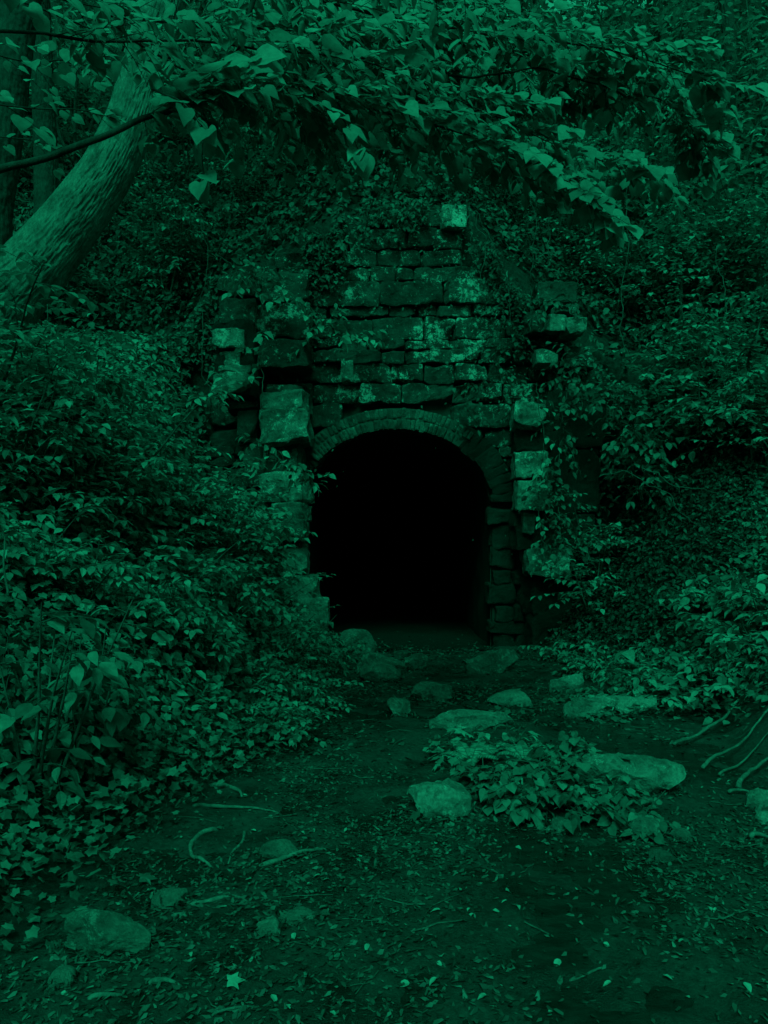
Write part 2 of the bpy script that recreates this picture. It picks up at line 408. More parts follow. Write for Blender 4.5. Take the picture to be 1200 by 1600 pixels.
i = np.arange(59); bm_ = MB(); bm_.add(bedv, [np.concatenate([np.stack([i + 60 * k, i + 1 + 60 * k, i + 61 + 60 * k, i + 60 + 60 * k], -1) for k in range(3)])]); bm_.build('mortar_bed', M['bed'], portal)
for side, (a0, a1) in enumerate(((2, 54), (140, 178))):
    hb = MB(); n = 9
    for k in range(n):
        th = R(a0 + (a1 - a0) * (k + .5) / n); tm = .18; tx, tz = -(A_ + tm) * math.sin(th), (B_ + tm) * math.cos(th)
        lump(hb, (XC + (A_ + tm) * math.cos(th), YW + .2, ZS + (B_ + tm) * math.sin(th)), (math.hypot(tx, tz) * R(a1 - a0) / n * .56, .2, .2 + rg.uniform(-.01, .02)), 14, (5, 4, 8), .04, 5, 1100 + side * 20 + k, rot=rot_xyz(0, -math.atan2(tz, tx), 0))
    hb.build('arch_haunch', M['dark_stone' if side == 0 else 'stone'], portal)
# tunnel barrel with its floor, closed far inside the hill
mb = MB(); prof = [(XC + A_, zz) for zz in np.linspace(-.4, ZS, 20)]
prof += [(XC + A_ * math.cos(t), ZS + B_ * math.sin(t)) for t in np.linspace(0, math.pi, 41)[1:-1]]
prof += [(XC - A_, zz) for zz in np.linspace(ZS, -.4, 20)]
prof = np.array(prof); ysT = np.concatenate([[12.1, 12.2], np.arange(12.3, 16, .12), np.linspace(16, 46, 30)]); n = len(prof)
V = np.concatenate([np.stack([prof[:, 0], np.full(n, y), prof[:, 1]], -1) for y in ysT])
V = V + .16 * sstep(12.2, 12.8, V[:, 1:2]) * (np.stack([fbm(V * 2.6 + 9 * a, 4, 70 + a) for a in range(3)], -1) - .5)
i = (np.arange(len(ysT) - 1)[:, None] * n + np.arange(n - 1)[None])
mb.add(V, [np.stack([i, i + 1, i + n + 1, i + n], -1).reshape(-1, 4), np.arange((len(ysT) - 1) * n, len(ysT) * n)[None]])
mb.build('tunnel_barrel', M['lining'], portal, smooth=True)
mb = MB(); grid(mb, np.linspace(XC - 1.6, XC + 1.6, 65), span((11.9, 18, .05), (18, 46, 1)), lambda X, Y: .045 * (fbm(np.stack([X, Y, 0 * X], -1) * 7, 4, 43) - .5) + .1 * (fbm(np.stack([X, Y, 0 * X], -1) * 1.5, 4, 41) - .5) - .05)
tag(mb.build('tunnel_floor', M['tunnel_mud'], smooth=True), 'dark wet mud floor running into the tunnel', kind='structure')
# pilasters from the blocks seen in the photograph: px box, front depth Y
def pblocks(blocks, yd, s0, rough=.06):
    b = MB()
    for k, bl in enumerate(blocks):
        x0, y0, x1, y1, Y = bl[:5]; p, q = at(x0, y1, Y), at(x1, y0, Y); d = bl[5] if len(bl) > 5 else yd
        rgk = np.random.default_rng(s0 + k)
        lump(b, ((p[0] + q[0]) / 2, Y + d, (p[2] + q[2]) / 2), ((q[0] - p[0]) / 2, d, (q[2] - p[2]) / 2), 26, (16, 7, 13), rough, 5.5, s0 + k, 4, rot=rot_xyz(rgk.normal(0, .03), rgk.normal(0, .025), rgk.normal(0, .06)), cutd=(1.1, 1.4))
    return b
left_stack = [(405, 640, 480, 692, 11.1), (412, 608, 477, 640, 11.2), (410, 738, 478, 784, 11.15), (422, 785, 476, 812, 11.1), (424, 812, 476, 840, 11.05), (436, 852, 477, 900, 11.3), (434, 900, 492, 945, 11.2), (460, 938, 511, 982, 11.0), (415, 697, 470, 736, 11.4), (430, 842, 474, 853, 11.45), (450, 985, 505, 1030, 11.0)]
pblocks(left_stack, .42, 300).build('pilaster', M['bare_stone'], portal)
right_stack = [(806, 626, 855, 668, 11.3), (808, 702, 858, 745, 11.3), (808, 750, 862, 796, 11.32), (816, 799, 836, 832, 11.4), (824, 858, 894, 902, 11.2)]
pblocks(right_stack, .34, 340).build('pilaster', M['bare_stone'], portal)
pblocks([(806, 666, 866, 704, 11.5), (810, 742, 868, 754, 11.5), (806, 794, 868, 860, 11.52), (826, 902, 890, 962, 11.5), (830, 956, 884, 1030, 11.48), (846, 610, 900, 868, 11.62)], .3, 350).build('pilaster_core', M['dark_stone'], portal)
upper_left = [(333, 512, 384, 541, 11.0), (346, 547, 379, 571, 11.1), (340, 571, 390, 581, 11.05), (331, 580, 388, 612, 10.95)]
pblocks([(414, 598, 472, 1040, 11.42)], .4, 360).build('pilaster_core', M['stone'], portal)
pblocks([(337, 500, 398, 622, 11.12)], .3, 364).build('pier_core', M['dark_stone'], portal)
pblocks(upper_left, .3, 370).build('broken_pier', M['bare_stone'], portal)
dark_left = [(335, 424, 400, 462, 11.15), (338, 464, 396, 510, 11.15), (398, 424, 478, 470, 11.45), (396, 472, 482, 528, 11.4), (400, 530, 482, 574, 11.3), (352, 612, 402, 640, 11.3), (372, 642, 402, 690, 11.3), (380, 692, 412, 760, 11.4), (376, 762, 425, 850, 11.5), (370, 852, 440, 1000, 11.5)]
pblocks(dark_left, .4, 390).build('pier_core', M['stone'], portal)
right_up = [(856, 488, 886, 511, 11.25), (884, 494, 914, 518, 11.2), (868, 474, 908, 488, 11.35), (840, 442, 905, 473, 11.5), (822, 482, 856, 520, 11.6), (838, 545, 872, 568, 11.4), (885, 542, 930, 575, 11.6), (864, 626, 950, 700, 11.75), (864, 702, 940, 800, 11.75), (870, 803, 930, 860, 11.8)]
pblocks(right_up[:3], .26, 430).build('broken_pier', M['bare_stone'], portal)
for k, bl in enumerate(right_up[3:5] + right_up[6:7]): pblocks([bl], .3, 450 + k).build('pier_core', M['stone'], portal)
pblocks(right_up[7:], .3, 460).build('wing_wall', M['dark_stone'], portal)
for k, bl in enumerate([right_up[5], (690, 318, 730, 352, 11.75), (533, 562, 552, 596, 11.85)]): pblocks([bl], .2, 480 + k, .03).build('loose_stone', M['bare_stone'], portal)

# ------------------------------------------------------------------ rocks in the creek
def gY(py): return F * CAMZ / (py - HOR)
ROCKS = []
def rock(name, box, H, label, m='rock', k=5, cuts=7, rough=.025, yaw=0, tilt=0, roll=0, seed=0, cat='rock', z0=0, freq=5):
    x0, y0, x1, y1 = box; Yf = F * (CAMZ - z0) / (y1 - HOR)
    Yb = F * (CAMZ - H - z0) / max(y0 - HOR, 1); D = max(Yb - Yf, .12) if Yb - Yf < 2 else .5
    W = (x1 - x0) / F * (Yf + D * .4); c = np.array([((x0 + x1) / 2 - 600) / F * (Yf + D * .4), Yf + D / 2, z0 + H / 2 - .03])
    ROCKS.append((c, W, D, H)); mbk = MB(); lump(mbk, c, (W / 2, D / 2, H / 2 + .03), k, (40, 30, 20), rough * .85 * min(1, W * 2.2 + .25), freq * 2.2, seed, cuts * 2 + 3, rot_xyz(R(tilt), R(roll), R(yaw)), (.66, 1.05), 1.0)
    return tag(mbk.build(name, M[m], base=(c[0], c[1], z0)), label, cat)
rock('boulder', (92, 1418, 226, 1492), .14, 'large smooth rounded boulder half sunk in the leaf litter at lower left', 'dull_rock', k=3, cuts=6, rough=.035, seed=501, roll=5, tilt=8)
rock('boulder', (636, 1203, 734, 1278), .2, 'rounded boulder with a pale top at the left end of the plant island', k=4, cuts=8, seed=502, tilt=12, rough=.035)
rock('stone_slab', (900, 1172, 1066, 1240), .2, 'wide pale flat slab with a dark undercut right end beside the ferns', k=9, cuts=5, seed=503, roll=3, yaw=-6, tilt=13, z0=.07, rough=.04)
rock('stone_slab', (670, 1107, 802, 1142), .17, 'long low slab with a dark left end behind the broad-leaved plants', k=10, cuts=4, seed=504, roll=-2, tilt=10, rough=.035)
rock('rock', (764, 1076, 836, 1104), .12, 'pale pointed rock behind the long low slab', k=3.5, cuts=7, seed=505, tilt=14)
rock('rock', (858, 1053, 913, 1084), .2, 'squarish pale-topped block standing highest among the creek rocks', k=9, cuts=4, seed=506, tilt=10)
rock('stone_slab', (880, 1084, 1026, 1120), .18, 'broad slab draped with ivy below the squarish pale block', k=6, cuts=6, seed=507, roll=-4, tilt=12, rough=.035)
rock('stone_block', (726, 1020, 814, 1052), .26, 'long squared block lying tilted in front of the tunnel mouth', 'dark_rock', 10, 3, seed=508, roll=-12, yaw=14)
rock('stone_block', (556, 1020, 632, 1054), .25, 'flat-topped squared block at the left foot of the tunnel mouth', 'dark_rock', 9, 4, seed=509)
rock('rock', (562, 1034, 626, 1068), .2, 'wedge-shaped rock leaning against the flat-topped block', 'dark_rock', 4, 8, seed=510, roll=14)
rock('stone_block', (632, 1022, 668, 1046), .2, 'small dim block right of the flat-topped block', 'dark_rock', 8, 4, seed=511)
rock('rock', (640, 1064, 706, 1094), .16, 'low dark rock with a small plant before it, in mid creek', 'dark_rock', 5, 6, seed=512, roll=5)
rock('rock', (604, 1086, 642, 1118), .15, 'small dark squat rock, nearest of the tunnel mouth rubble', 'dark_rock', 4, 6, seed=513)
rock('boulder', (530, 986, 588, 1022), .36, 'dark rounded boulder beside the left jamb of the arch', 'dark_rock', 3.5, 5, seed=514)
rock('rock', (74, 1532, 114, 1552), .05, 'small pale flat stone near the bottom left corner', 'dull_rock', k=3, cuts=3, seed=515)
rock('rock', (406, 1308, 474, 1342), .07, 'mossy mound-shaped rock behind the forked stick', 'dark_rock', 2.6, 4, seed=516)
rock('rock', (400, 1448, 438, 1464), .05, 'pale rounded pebble-like stone with a leaf on it in the open mud', 'dull_rock', k=2.6, cuts=2, seed=517)
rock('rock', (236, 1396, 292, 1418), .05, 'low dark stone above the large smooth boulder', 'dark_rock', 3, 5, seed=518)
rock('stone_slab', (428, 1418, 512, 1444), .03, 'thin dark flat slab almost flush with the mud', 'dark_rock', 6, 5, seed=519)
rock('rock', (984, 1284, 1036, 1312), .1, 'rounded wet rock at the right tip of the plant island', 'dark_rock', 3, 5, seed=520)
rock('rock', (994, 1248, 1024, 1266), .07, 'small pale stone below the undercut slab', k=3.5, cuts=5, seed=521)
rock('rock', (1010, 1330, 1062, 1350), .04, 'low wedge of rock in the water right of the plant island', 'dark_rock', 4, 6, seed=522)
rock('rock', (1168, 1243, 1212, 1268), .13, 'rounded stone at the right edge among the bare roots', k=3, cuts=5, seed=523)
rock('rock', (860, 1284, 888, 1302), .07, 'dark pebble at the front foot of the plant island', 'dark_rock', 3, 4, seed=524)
rock('rock', (1050, 1300, 1082, 1318), .05, 'small dim stone in the shallow water near the bare roots', 'dark_rock', 3, 4, seed=528)
rock('rock', (1180, 1275, 1214, 1296), .08, 'small pale stone below the rounded one at the right edge', k=3, cuts=5, seed=526)
rock('rock', (970, 1060, 1010, 1072), .06, 'thin dark ledge stone right of the squarish pale block', 'dark_rock', 5, 5, seed=527)

# ------------------------------------------------------------------ plants
UP = np.array([0, 0, 1.0])
class Leafs:
    def __init__(s): s.P = []; s.D = []; s.N = []; s.S = []
    def put(s, p, d, n, sz): s.P.append(p); s.D.append(d); s.N.append(n); s.S.append(sz)
    def into(s, mb, T): mb.leaves(T, np.array(s.P), np.array(s.D), np.array(s.N), np.array(s.S))
def curve(p, d, length, n, rg, droop=.25, wob=.12):
    pts = [np.array(p, float)]; d = nrm(d)
    for _ in range(n):
        d = nrm(d + rg.normal(0, wob, 3) / math.sqrt(n) - UP * droop / n); pts.append(pts[-1] + d * length / n)
    return np.array(pts)
def leafy(tb, L, pts, rg, step, size, r0, droop=.35, tiltn=.3, start=.12, k=4, up=np.array([0, 0, 1.0])):
    """a twig with alternate leaves lying in one rough plane"""
    seg = np.linalg.norm(np.diff(pts, axis=0), axis=1); tot = seg.sum(); cum = np.concatenate([[0], np.cumsum(seg)])
    tb.tube(pts, np.linspace(r0, r0 * .35, len(pts)), k, False)
    s = tot * start; side = 1 if rg.random() < .5 else -1
    while s < tot:
        p = np.array([np.interp(s, cum, pts[:, a]) for a in range(3)]); i = min(np.searchsorted(cum, s), len(pts) - 1)
        d = nrm(pts[i] - pts[i - 1]); sd = nrm(np.cross(UP, d)) * side
        ld = nrm(.55 * d + .85 * sd + rg.normal(0, .22, 3) - UP * droop * rg.uniform(.2, 1.4))
        L.put(p + ld * size * .12, ld, nrm(up + rg.normal(0, tiltn, 3)), size * rg.uniform(.6, 1.2))
        side = -side; s += step * rg.uniform(.7, 1.3)
    d = nrm(pts[-1] - pts[-2]); L.put(pts[-1], nrm(d - UP * droop * .5), nrm(up + rg.normal(0, tiltn, 3)), size * rg.uniform(.8, 1.1))
def shrub(name, loc, label, cat, h, spread, leaf, T, lm, seed, stems=8, twigs=7, tl=.4, step=.07, droop=.3, group=None, wood='twig', lean=(0, 0), tiltn=.3):
    """clump of arching stems, each with side twigs carrying leaves"""
    rg = np.random.default_rng(seed); loc = np.array(loc, float)
    root = empty(name, loc, label, cat, group); tb, L = MB(), Leafs()
    for k in range(stems):
        a = 2 * math.pi * (k + rg.random()) / stems; out = rg.uniform(.25, 1.0) * spread / h
        d = nrm([math.cos(a) * out + lean[0], math.sin(a) * out + lean[1], 1])
        ln = h * rg.uniform(.6, 1.1) * math.sqrt(1 + out * out)
        pts = curve(loc + [math.cos(a) * .04, math.sin(a) * .04, -.05], d, ln, 9, rg, droop=.5 * out + .15)
        tb.tube(pts, np.linspace(.010 * h + .003, .003, 10), 5, False)
        for j in range(twigs):
            t = rg.uniform(.22, 1.0); p = np.array([np.interp(t * 9, np.arange(10), pts[:, q]) for q in range(3)])
            b = rg.uniform(0, 2 * math.pi); dd = nrm([math.cos(b), math.sin(b), rg.uniform(-.1, .5)])
            leafy(tb, L, curve(p, dd, tl * rg.uniform(.5, 1.2) * (1.15 - .5 * t), 5, rg, droop), rg, step, leaf, .003, droop, tiltn)
    tb.build('stems', M[wood], root, smooth=True)
    mb = MB(); L.into(mb, T); mb.build('foliage', M[lm], root)
    return root
def place(proto, first, loc, rz, sc, label, group):
    o = proto if first else copy_tree(proto)
    o.location = [float(a) for a in loc]; o.rotation_euler = (0, 0, rz); o.scale = (sc, sc, sc * random.uniform(.85, 1.1)) ; o['label'] = label; o['group'] = group
    return o
random.seed(4)
class Kit:
    """a few shrubs of one kind, handed out first as themselves and then as copies"""
    def __init__(s, n, **kw):
        s.p = [shrub(loc=(0, 0, 0), label='', cat='shrub', seed=kw['seed0'] + k, **{a: b for a, b in kw.items() if a != 'seed0'}) for k in range(n)]; s.used = [False] * n; s.i = 0
    def put(s, loc, sc, label, group):
        k = s.i % len(s.p); s.i += 1; f = not s.used[k]; s.used[k] = True
        return place(s.p[k], f, loc, random.uniform(0, 6.28), sc, label, group)
def bank(px, Y, up=0): x = (px - 600) / F * Y; return (x, Y, float(gz(x, Y)) + up)
def onhill(px, Y): x = (px - 600) / F * Y; return (x, Y, float(hz(x, Y)))

# left bank shrubs
kit = Kit(5, name='leafy_shrub', h=.9, spread=.75, leaf=.088, T=OVATE, lm='shrub', seed0=1000, stems=11, twigs=10, tl=.42, step=.042, tiltn=.24)
LB = [(470, 9.6, .75, 'shrub sprawling over the foot of the left pilaster'), (400, 9.2, 1.0, 'shrub below the broken left pier, leaves touching the square pale stone'), (330, 9.0, 1.1, 'bushy shrub left of the broken pier'),
      (260, 8.4, 1.1, 'shrub with a bright crown under the tip of the leaning trunk slope'), (180, 8.2, 1.1, 'shrub growing right below the leaning trunk'), (90, 7.9, 1.1, 'shrub hiding the base of the leaning trunk'), (15, 7.4, 1.1, 'shrub at the left edge below the leaning trunk base'),
      (430, 8.0, .8, 'low shrub in front of the lower pilaster stones'), (350, 7.6, 1.0, 'mid-bank shrub level with the arch crown'), (260, 7.0, 1.0, 'shaded shrub in the middle of the left bank'), (170, 6.8, 1.0, 'shrub above the dark hollow of the left bank'), (80, 6.4, 1.0, 'shrub beside the thin upright sapling on the left bank'), (-10, 6.0, 1.0, 'shrub cut by the left edge at arch height'),
      (480, 8.8, .85, 'small shrub right against the left jamb of the arch'), (505, 9.9, .65, 'small leafy shrub at the foot of the left jamb stones'), (400, 6.9, .75, 'shrub above the bend of the leaf-strewn path edge'), (310, 6.2, .85, 'dense shrub low on the left bank behind the ivy'), (210, 5.7, .85, 'shrub rising out of the ivy on the left bank'), (110, 5.3, .85, 'shrub behind the large-leaved plant'), (10, 5.0, .8, 'shrub behind the large leaves at the left edge'),
      (290, 9.8, 1.15, 'tall shrub on the upper left bank under the dark hillside'), (150, 9.6, 1.2, 'shrub behind the leaning trunk'), (20, 9.4, 1.3, 'shrub at the left edge behind the leaning trunk'), (470, 7.4, .72, 'knee-high shrub on the path edge facing the tunnel'), (385, 9.9, 1.25, 'shrub crowding the side of the left pilaster at arch height'), (345, 9.7, 1.35, 'shrub filling the hollow under the broken left pier'), (440, 9.3, .85, 'shrub whose leaves lap over the lower pilaster stones'), (425, 6.3, .65, 'knee-high shrub at the inner bend of the left bank')]
for k, (px, Y, s_, lb) in enumerate(LB): kit.put(bank(px, Y, -.05), s_, lb, 'shrubs on the left bank')
kit = Kit(3, name='tall_shrub', h=1.75, spread=1.0, leaf=.1, T=OVATE, lm='shrub', seed0=1050, stems=10, twigs=18, tl=.55, step=.05, tiltn=.24)
for px, Y, s_, lb in [(60, 6.9, 1.05, 'tall shrub covering the lower end of the leaning trunk'), (-30, 6.6, 1.1, 'tall shrub at the left edge in front of the trunk base'), (140, 7.0, .95, 'tall shrub with its top right of the leaning trunk base'), (215, 7.8, .9, 'tall shrub whose tip overlaps the dark gap beside the pier'), (285, 8.2, .8, 'tall shrub with drooping tips left of the broken pier stones'), (20, 5.9, .8, 'tall shrub in the middle of the left edge')]: kit.put(bank(px, Y, -.05), s_, lb, 'shrubs on the left bank')
# right bank shrubs
kit = Kit(4, name='low_shrub', h=.55, spread=.7, leaf=.105, T=OVATE, lm='shrub', seed0=1100, stems=11, twigs=8, tl=.35, step=.05, tiltn=.24)
RB = [(1190, 7.6, 1.1, 'bright low shrub at the right edge on top of the right bank'), (1100, 7.6, 1.1, 'low shrub on the crest of the right bank'), (1020, 8.6, 1.0, 'low shrub on the bank below the bright upright sprig'), (960, 9.6, .9, 'low shrub on the shoulder of the right bank'), (900, 10.4, .75, 'small shrub at the foot of the right pilaster'),
      (1160, 7.3, .8, 'shrub halfway down the right bank near the edge'), (1060, 7.5, .8, 'shrub halfway down the right bank'), (980, 8.0, .85, 'shrub on the lower right bank facing the tunnel'), (920, 9.2, .7, 'small shrub where the right bank meets the creek bed'), (1200, 8.0, 1.2, 'shrub behind the bright one at the right edge'), (1120, 9.0, 1.1, 'shrub behind the crest of the right bank'), (870, 10.6, .5, 'tiny shrub beside the undercut boulder of the right pilaster'), (1100, 11.0, 1.6, 'shrub on the steep slope behind the right bank'), (1190, 10.8, 1.7, 'shrub on the steep slope at the right edge'), (1060, 11.8, 1.8, 'shrub high on the steep slope right of the wing wall'), (960, 11.7, 1.2, 'shrub at the outer end of the wing wall'), (1150, 11.9, 1.9, 'shrub high on the steep slope near the right edge')]
for px, Y, s_, lb in RB: kit.put(bank(px, Y, -.05), s_, lb, 'shrubs on the right bank')
# hillside shrubs and saplings
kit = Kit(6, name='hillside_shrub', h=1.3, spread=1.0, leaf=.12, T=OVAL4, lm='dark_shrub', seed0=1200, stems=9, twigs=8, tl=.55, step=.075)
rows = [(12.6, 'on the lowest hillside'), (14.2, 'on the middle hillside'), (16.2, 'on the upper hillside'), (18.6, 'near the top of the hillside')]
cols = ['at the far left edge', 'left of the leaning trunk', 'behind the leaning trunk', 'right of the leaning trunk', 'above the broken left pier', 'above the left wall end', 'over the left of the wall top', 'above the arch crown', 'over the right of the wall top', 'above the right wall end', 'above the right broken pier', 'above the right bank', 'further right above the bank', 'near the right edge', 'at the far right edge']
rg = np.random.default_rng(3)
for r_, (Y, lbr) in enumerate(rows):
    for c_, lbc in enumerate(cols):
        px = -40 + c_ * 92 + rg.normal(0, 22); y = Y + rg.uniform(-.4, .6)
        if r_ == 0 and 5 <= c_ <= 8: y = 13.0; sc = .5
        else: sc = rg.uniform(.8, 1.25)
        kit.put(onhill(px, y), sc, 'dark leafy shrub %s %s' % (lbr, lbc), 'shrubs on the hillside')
kit2 = Kit(4, name='understory_sapling', h=3.0, spread=1.3, leaf=.115, T=OVAL4, lm='shrub', seed0=1300, stems=4, twigs=32, tl=.85, step=.075)
SP = [(1180, 12.4, 1.0, 'pale leafy sapling at the right edge of the lower hillside'), (1060, 12.6, 1.1, 'leafy sapling behind the tip of the overhanging spray'), (1120, 14, 1.3, 'sapling with bright leaves in the right of the hillside'), (960, 14, 1.2, 'sapling behind the right end of the overhanging branch'), (1200, 15.5, 1.5, 'tall sapling at the upper right edge'), (1040, 16.5, 1.6, 'tall sapling in the upper right'), (860, 16, 1.5, 'tall sapling behind the middle of the overhanging branch'), (720, 17, 1.5, 'tall sapling above the wall, far up the slope'), (560, 16.5, 1.5, 'tall sapling right of the leaning trunk top'), (400, 16, 1.5, 'tall sapling beside the leaning trunk top'), (120, 15, 1.4, 'sapling between the two trunks at upper left'), (1150, 18, 1.8, 'highest sapling at the top right'), (930, 19, 1.8, 'highest sapling right of centre'), (640, 20, 1.9, 'highest sapling at top centre'), (1170, 10.5, .6, 'young sapling above the right bank hollow'), (300, 20, 1.9, 'highest sapling at top left'), (1130, 22, 2.2, 'far sapling in the top right corner'), (1010, 23, 2.2, 'far sapling left of the top right corner'), (1220, 20, 2.2, 'far sapling cut by the top right corner'), (820, 23, 2.2, 'far sapling at the top right of centre'), (480, 23, 2.2, 'far sapling at the top left of centre'), (930, 11.6, .6, 'small sapling over the outer end of the wing wall'), (1000, 12.6, .9, 'sapling just behind the wing wall end'), (1090, 11.6, .85, 'leafy sapling on the steep slope behind the right bank'), (1160, 11.2, .9, 'leafy sapling on the steep slope near the right edge'), (1210, 10.2, .75, 'leafy sapling cut by the right edge at arch height'), (900, 13.5, .9, 'sapling on the hillside above the broken stones on the right'), (1130, 13.2, 1.2, 'spreading sapling on the right hillside'), (260, 12.6, .8, 'sapling on the hillside right of the leaning trunk'), (380, 13.2, .8, 'sapling above the broken left pier'), (850, 18, 1.7, 'tall sapling behind the drooping leaf tips'), (700, 14.5, .8, 'small sapling above the right half of the wall top'), (540, 14.2, .8, 'small sapling above the left half of the wall top')]
for px, Y, s_, lb in SP: kit2.put(onhill(px, Y) if Y > 12.1 else bank(px, Y), s_, lb, 'saplings on the hillside')

kit3 = Kit(4, name='spreading_sapling', h=1.9, spread=1.5, leaf=.15, T=OVATE, lm='shrub', seed0=1400, stems=4, twigs=15, tl=1.0, step=.085, tiltn=.2, droop=.2)
SS = [(930, 11.0, .75, 'spreading sapling whose leaves hang before the right pilaster'), (1010, 11.4, .8, 'spreading sapling over the upper edge of the dark hollow'), (1090, 10.9, .85, 'spreading sapling with layered leaves behind the right bank crest'), (1175, 10.4, .9, 'spreading sapling with pale leaves at the right edge above the bank'), (1010, 13.0, 1.1, 'layered sapling on the right hillside above the wing wall'), (1120, 12.8, 1.2, 'layered sapling in the middle of the right hillside'), (1200, 12.6, 1.2, 'layered sapling on the right hillside at the edge'), (930, 14.4, 1.2, 'layered sapling above the broken stones at right'), (1060, 14.8, 1.3, 'layered sapling under the overhanging branch tip'), (1170, 15.2, 1.4, 'layered sapling in the upper right hillside'), (860, 13.2, .7, 'small layered sapling just right of the wall top'), (1100, 17.5, 1.6, 'layered sapling near the top right'), (1000, 17.0, 1.5, 'layered sapling right of centre near the top'), (250, 12.9, .8, 'layered sapling on the dark slope right of the leaning trunk'), (150, 8.6, .7, 'layered sapling beside the bend of the leaning trunk'), (60, 7.2, .8, 'layered sapling drooping before the leaning trunk base'), (250, 9.0, .75, 'layered sapling reaching toward the broken left pier'), (330, 8.6, .6, 'layered sapling leaning over the hollow below the broken pier'), (120, 6.2, .6, 'layered sapling in the middle of the left bank'), (20, 5.6, .6, 'layered sapling cut by the left edge in mid bank')]
for px, Y, s_, lb in SS: kit3.put(onhill(px, Y) if Y > 12.1 else bank(px, Y, -.05), s_, lb, 'layered saplings')
# vines and plants on the masonry
def vine(pts, label, leaf, T, lm, n, seed, spreadr=.25, cat='vine', name='climbing_vine', tr=.01):
    rg = np.random.default_rng(seed); pts = np.array(pts); root = empty(name, pts[-1], label, cat, 'vines on the portal'); tb, L = MB(), Leafs()
    t = np.linspace(0, len(pts) - 1, 8 * len(pts)); c = np.stack([np.interp(t, np.arange(len(pts)), pts[:, a]) for a in range(3)], -1); c = c + rg.normal(0, .015, c.shape)
    tb.tube(c, np.linspace(tr * .4, tr, len(c)), 5, False)
    for _ in range(n):
        p = c[rg.integers(0, len(c))]; d = nrm([rg.normal(0, 1), -abs(rg.normal(.5, .4)), rg.normal(-.1, .5)])
        leafy(tb, L, curve(p, d, spreadr * rg.uniform(.4, 1.3), 5, rg, .5), rg, .07, leaf, .0025, .5, .5)
    tb.build('stems', M['twig'], root, smooth=True); mb = MB(); L.into(mb, T); mb.build('foliage', M[lm], root); return root
vine([at(395, 415, 11.2), at(430, 440, 11.0), at(500, 500, 11.2), at(545, 530, 11.6)], 'leafy vine spilling across the upper left of the wall', .15, OVATE, 'shrub', 22, 61, .5)
vine([at(345, 400, 11.1), at(380, 430, 10.9), at(410, 470, 10.9), at(420, 560, 11.0)], 'vine with pale leaves draped over the broken left pier', .14, OVATE, 'shrub', 14, 62, .4)
vine([at(440, 350, 12.2), at(480, 360, 11.9), at(530, 380, 11.8)], 'thin vine with small leaves at the upper left corner of the wall', .12, OVATE, 'dark_shrub', 12, 63, .4)
vine([at(780, 540, 11.5), at(760, 600, 11.6), at(720, 640, 11.7)], 'fine vine over the upper right shoulder of the arch', .1, OVAL4, 'dark_shrub', 16, 64, .45)
vine([at(900, 560, 11.3), at(880, 640, 11.2), at(870, 760, 11.2), at(880, 850, 11.1)], 'dark vine covering the wing wall right of the pilaster', .11, OVAL4, 'dark_shrub', 80, 65, .5)
vine([at(838, 600, 11.1), at(850, 690, 10.95), at(842, 780, 10.95), at(850, 880, 10.9)], 'leafy vine hanging down the pale blocks of the right pilaster', .11, OVATE, 'shrub', 20, 70, .3)
vine([at(960, 600, 11.0), at(990, 680, 10.8), at(1010, 760, 10.6)], 'vine hanging into the dark hollow on the right', .12, OVAL4, 'dark_shrub', 60, 66, .55)
vine([at(400, 690, 10.8), at(440, 720, 10.6), at(480, 735, 10.7), at(490, 770, 10.9)], 'bright leaves reaching over the left jamb below the square pale stone', .14, OVATE, 'shrub', 18, 67, .3)
vine([at(820, 470, 11.4), at(850, 470, 11.3), at(900, 470, 11.2)], 'tangled creeper above the overhanging stones on the right', .1, OVAL4, 'dark_shrub', 18, 68, .35)
vine([at(700, 330, 11.8), at(745, 330, 11.6), at(790, 420, 11.6), at(800, 520, 11.7)], 'creeper trailing down the right edge of the wall', .1, OVAL4, 'dark_shrub', 24, 69, .4)
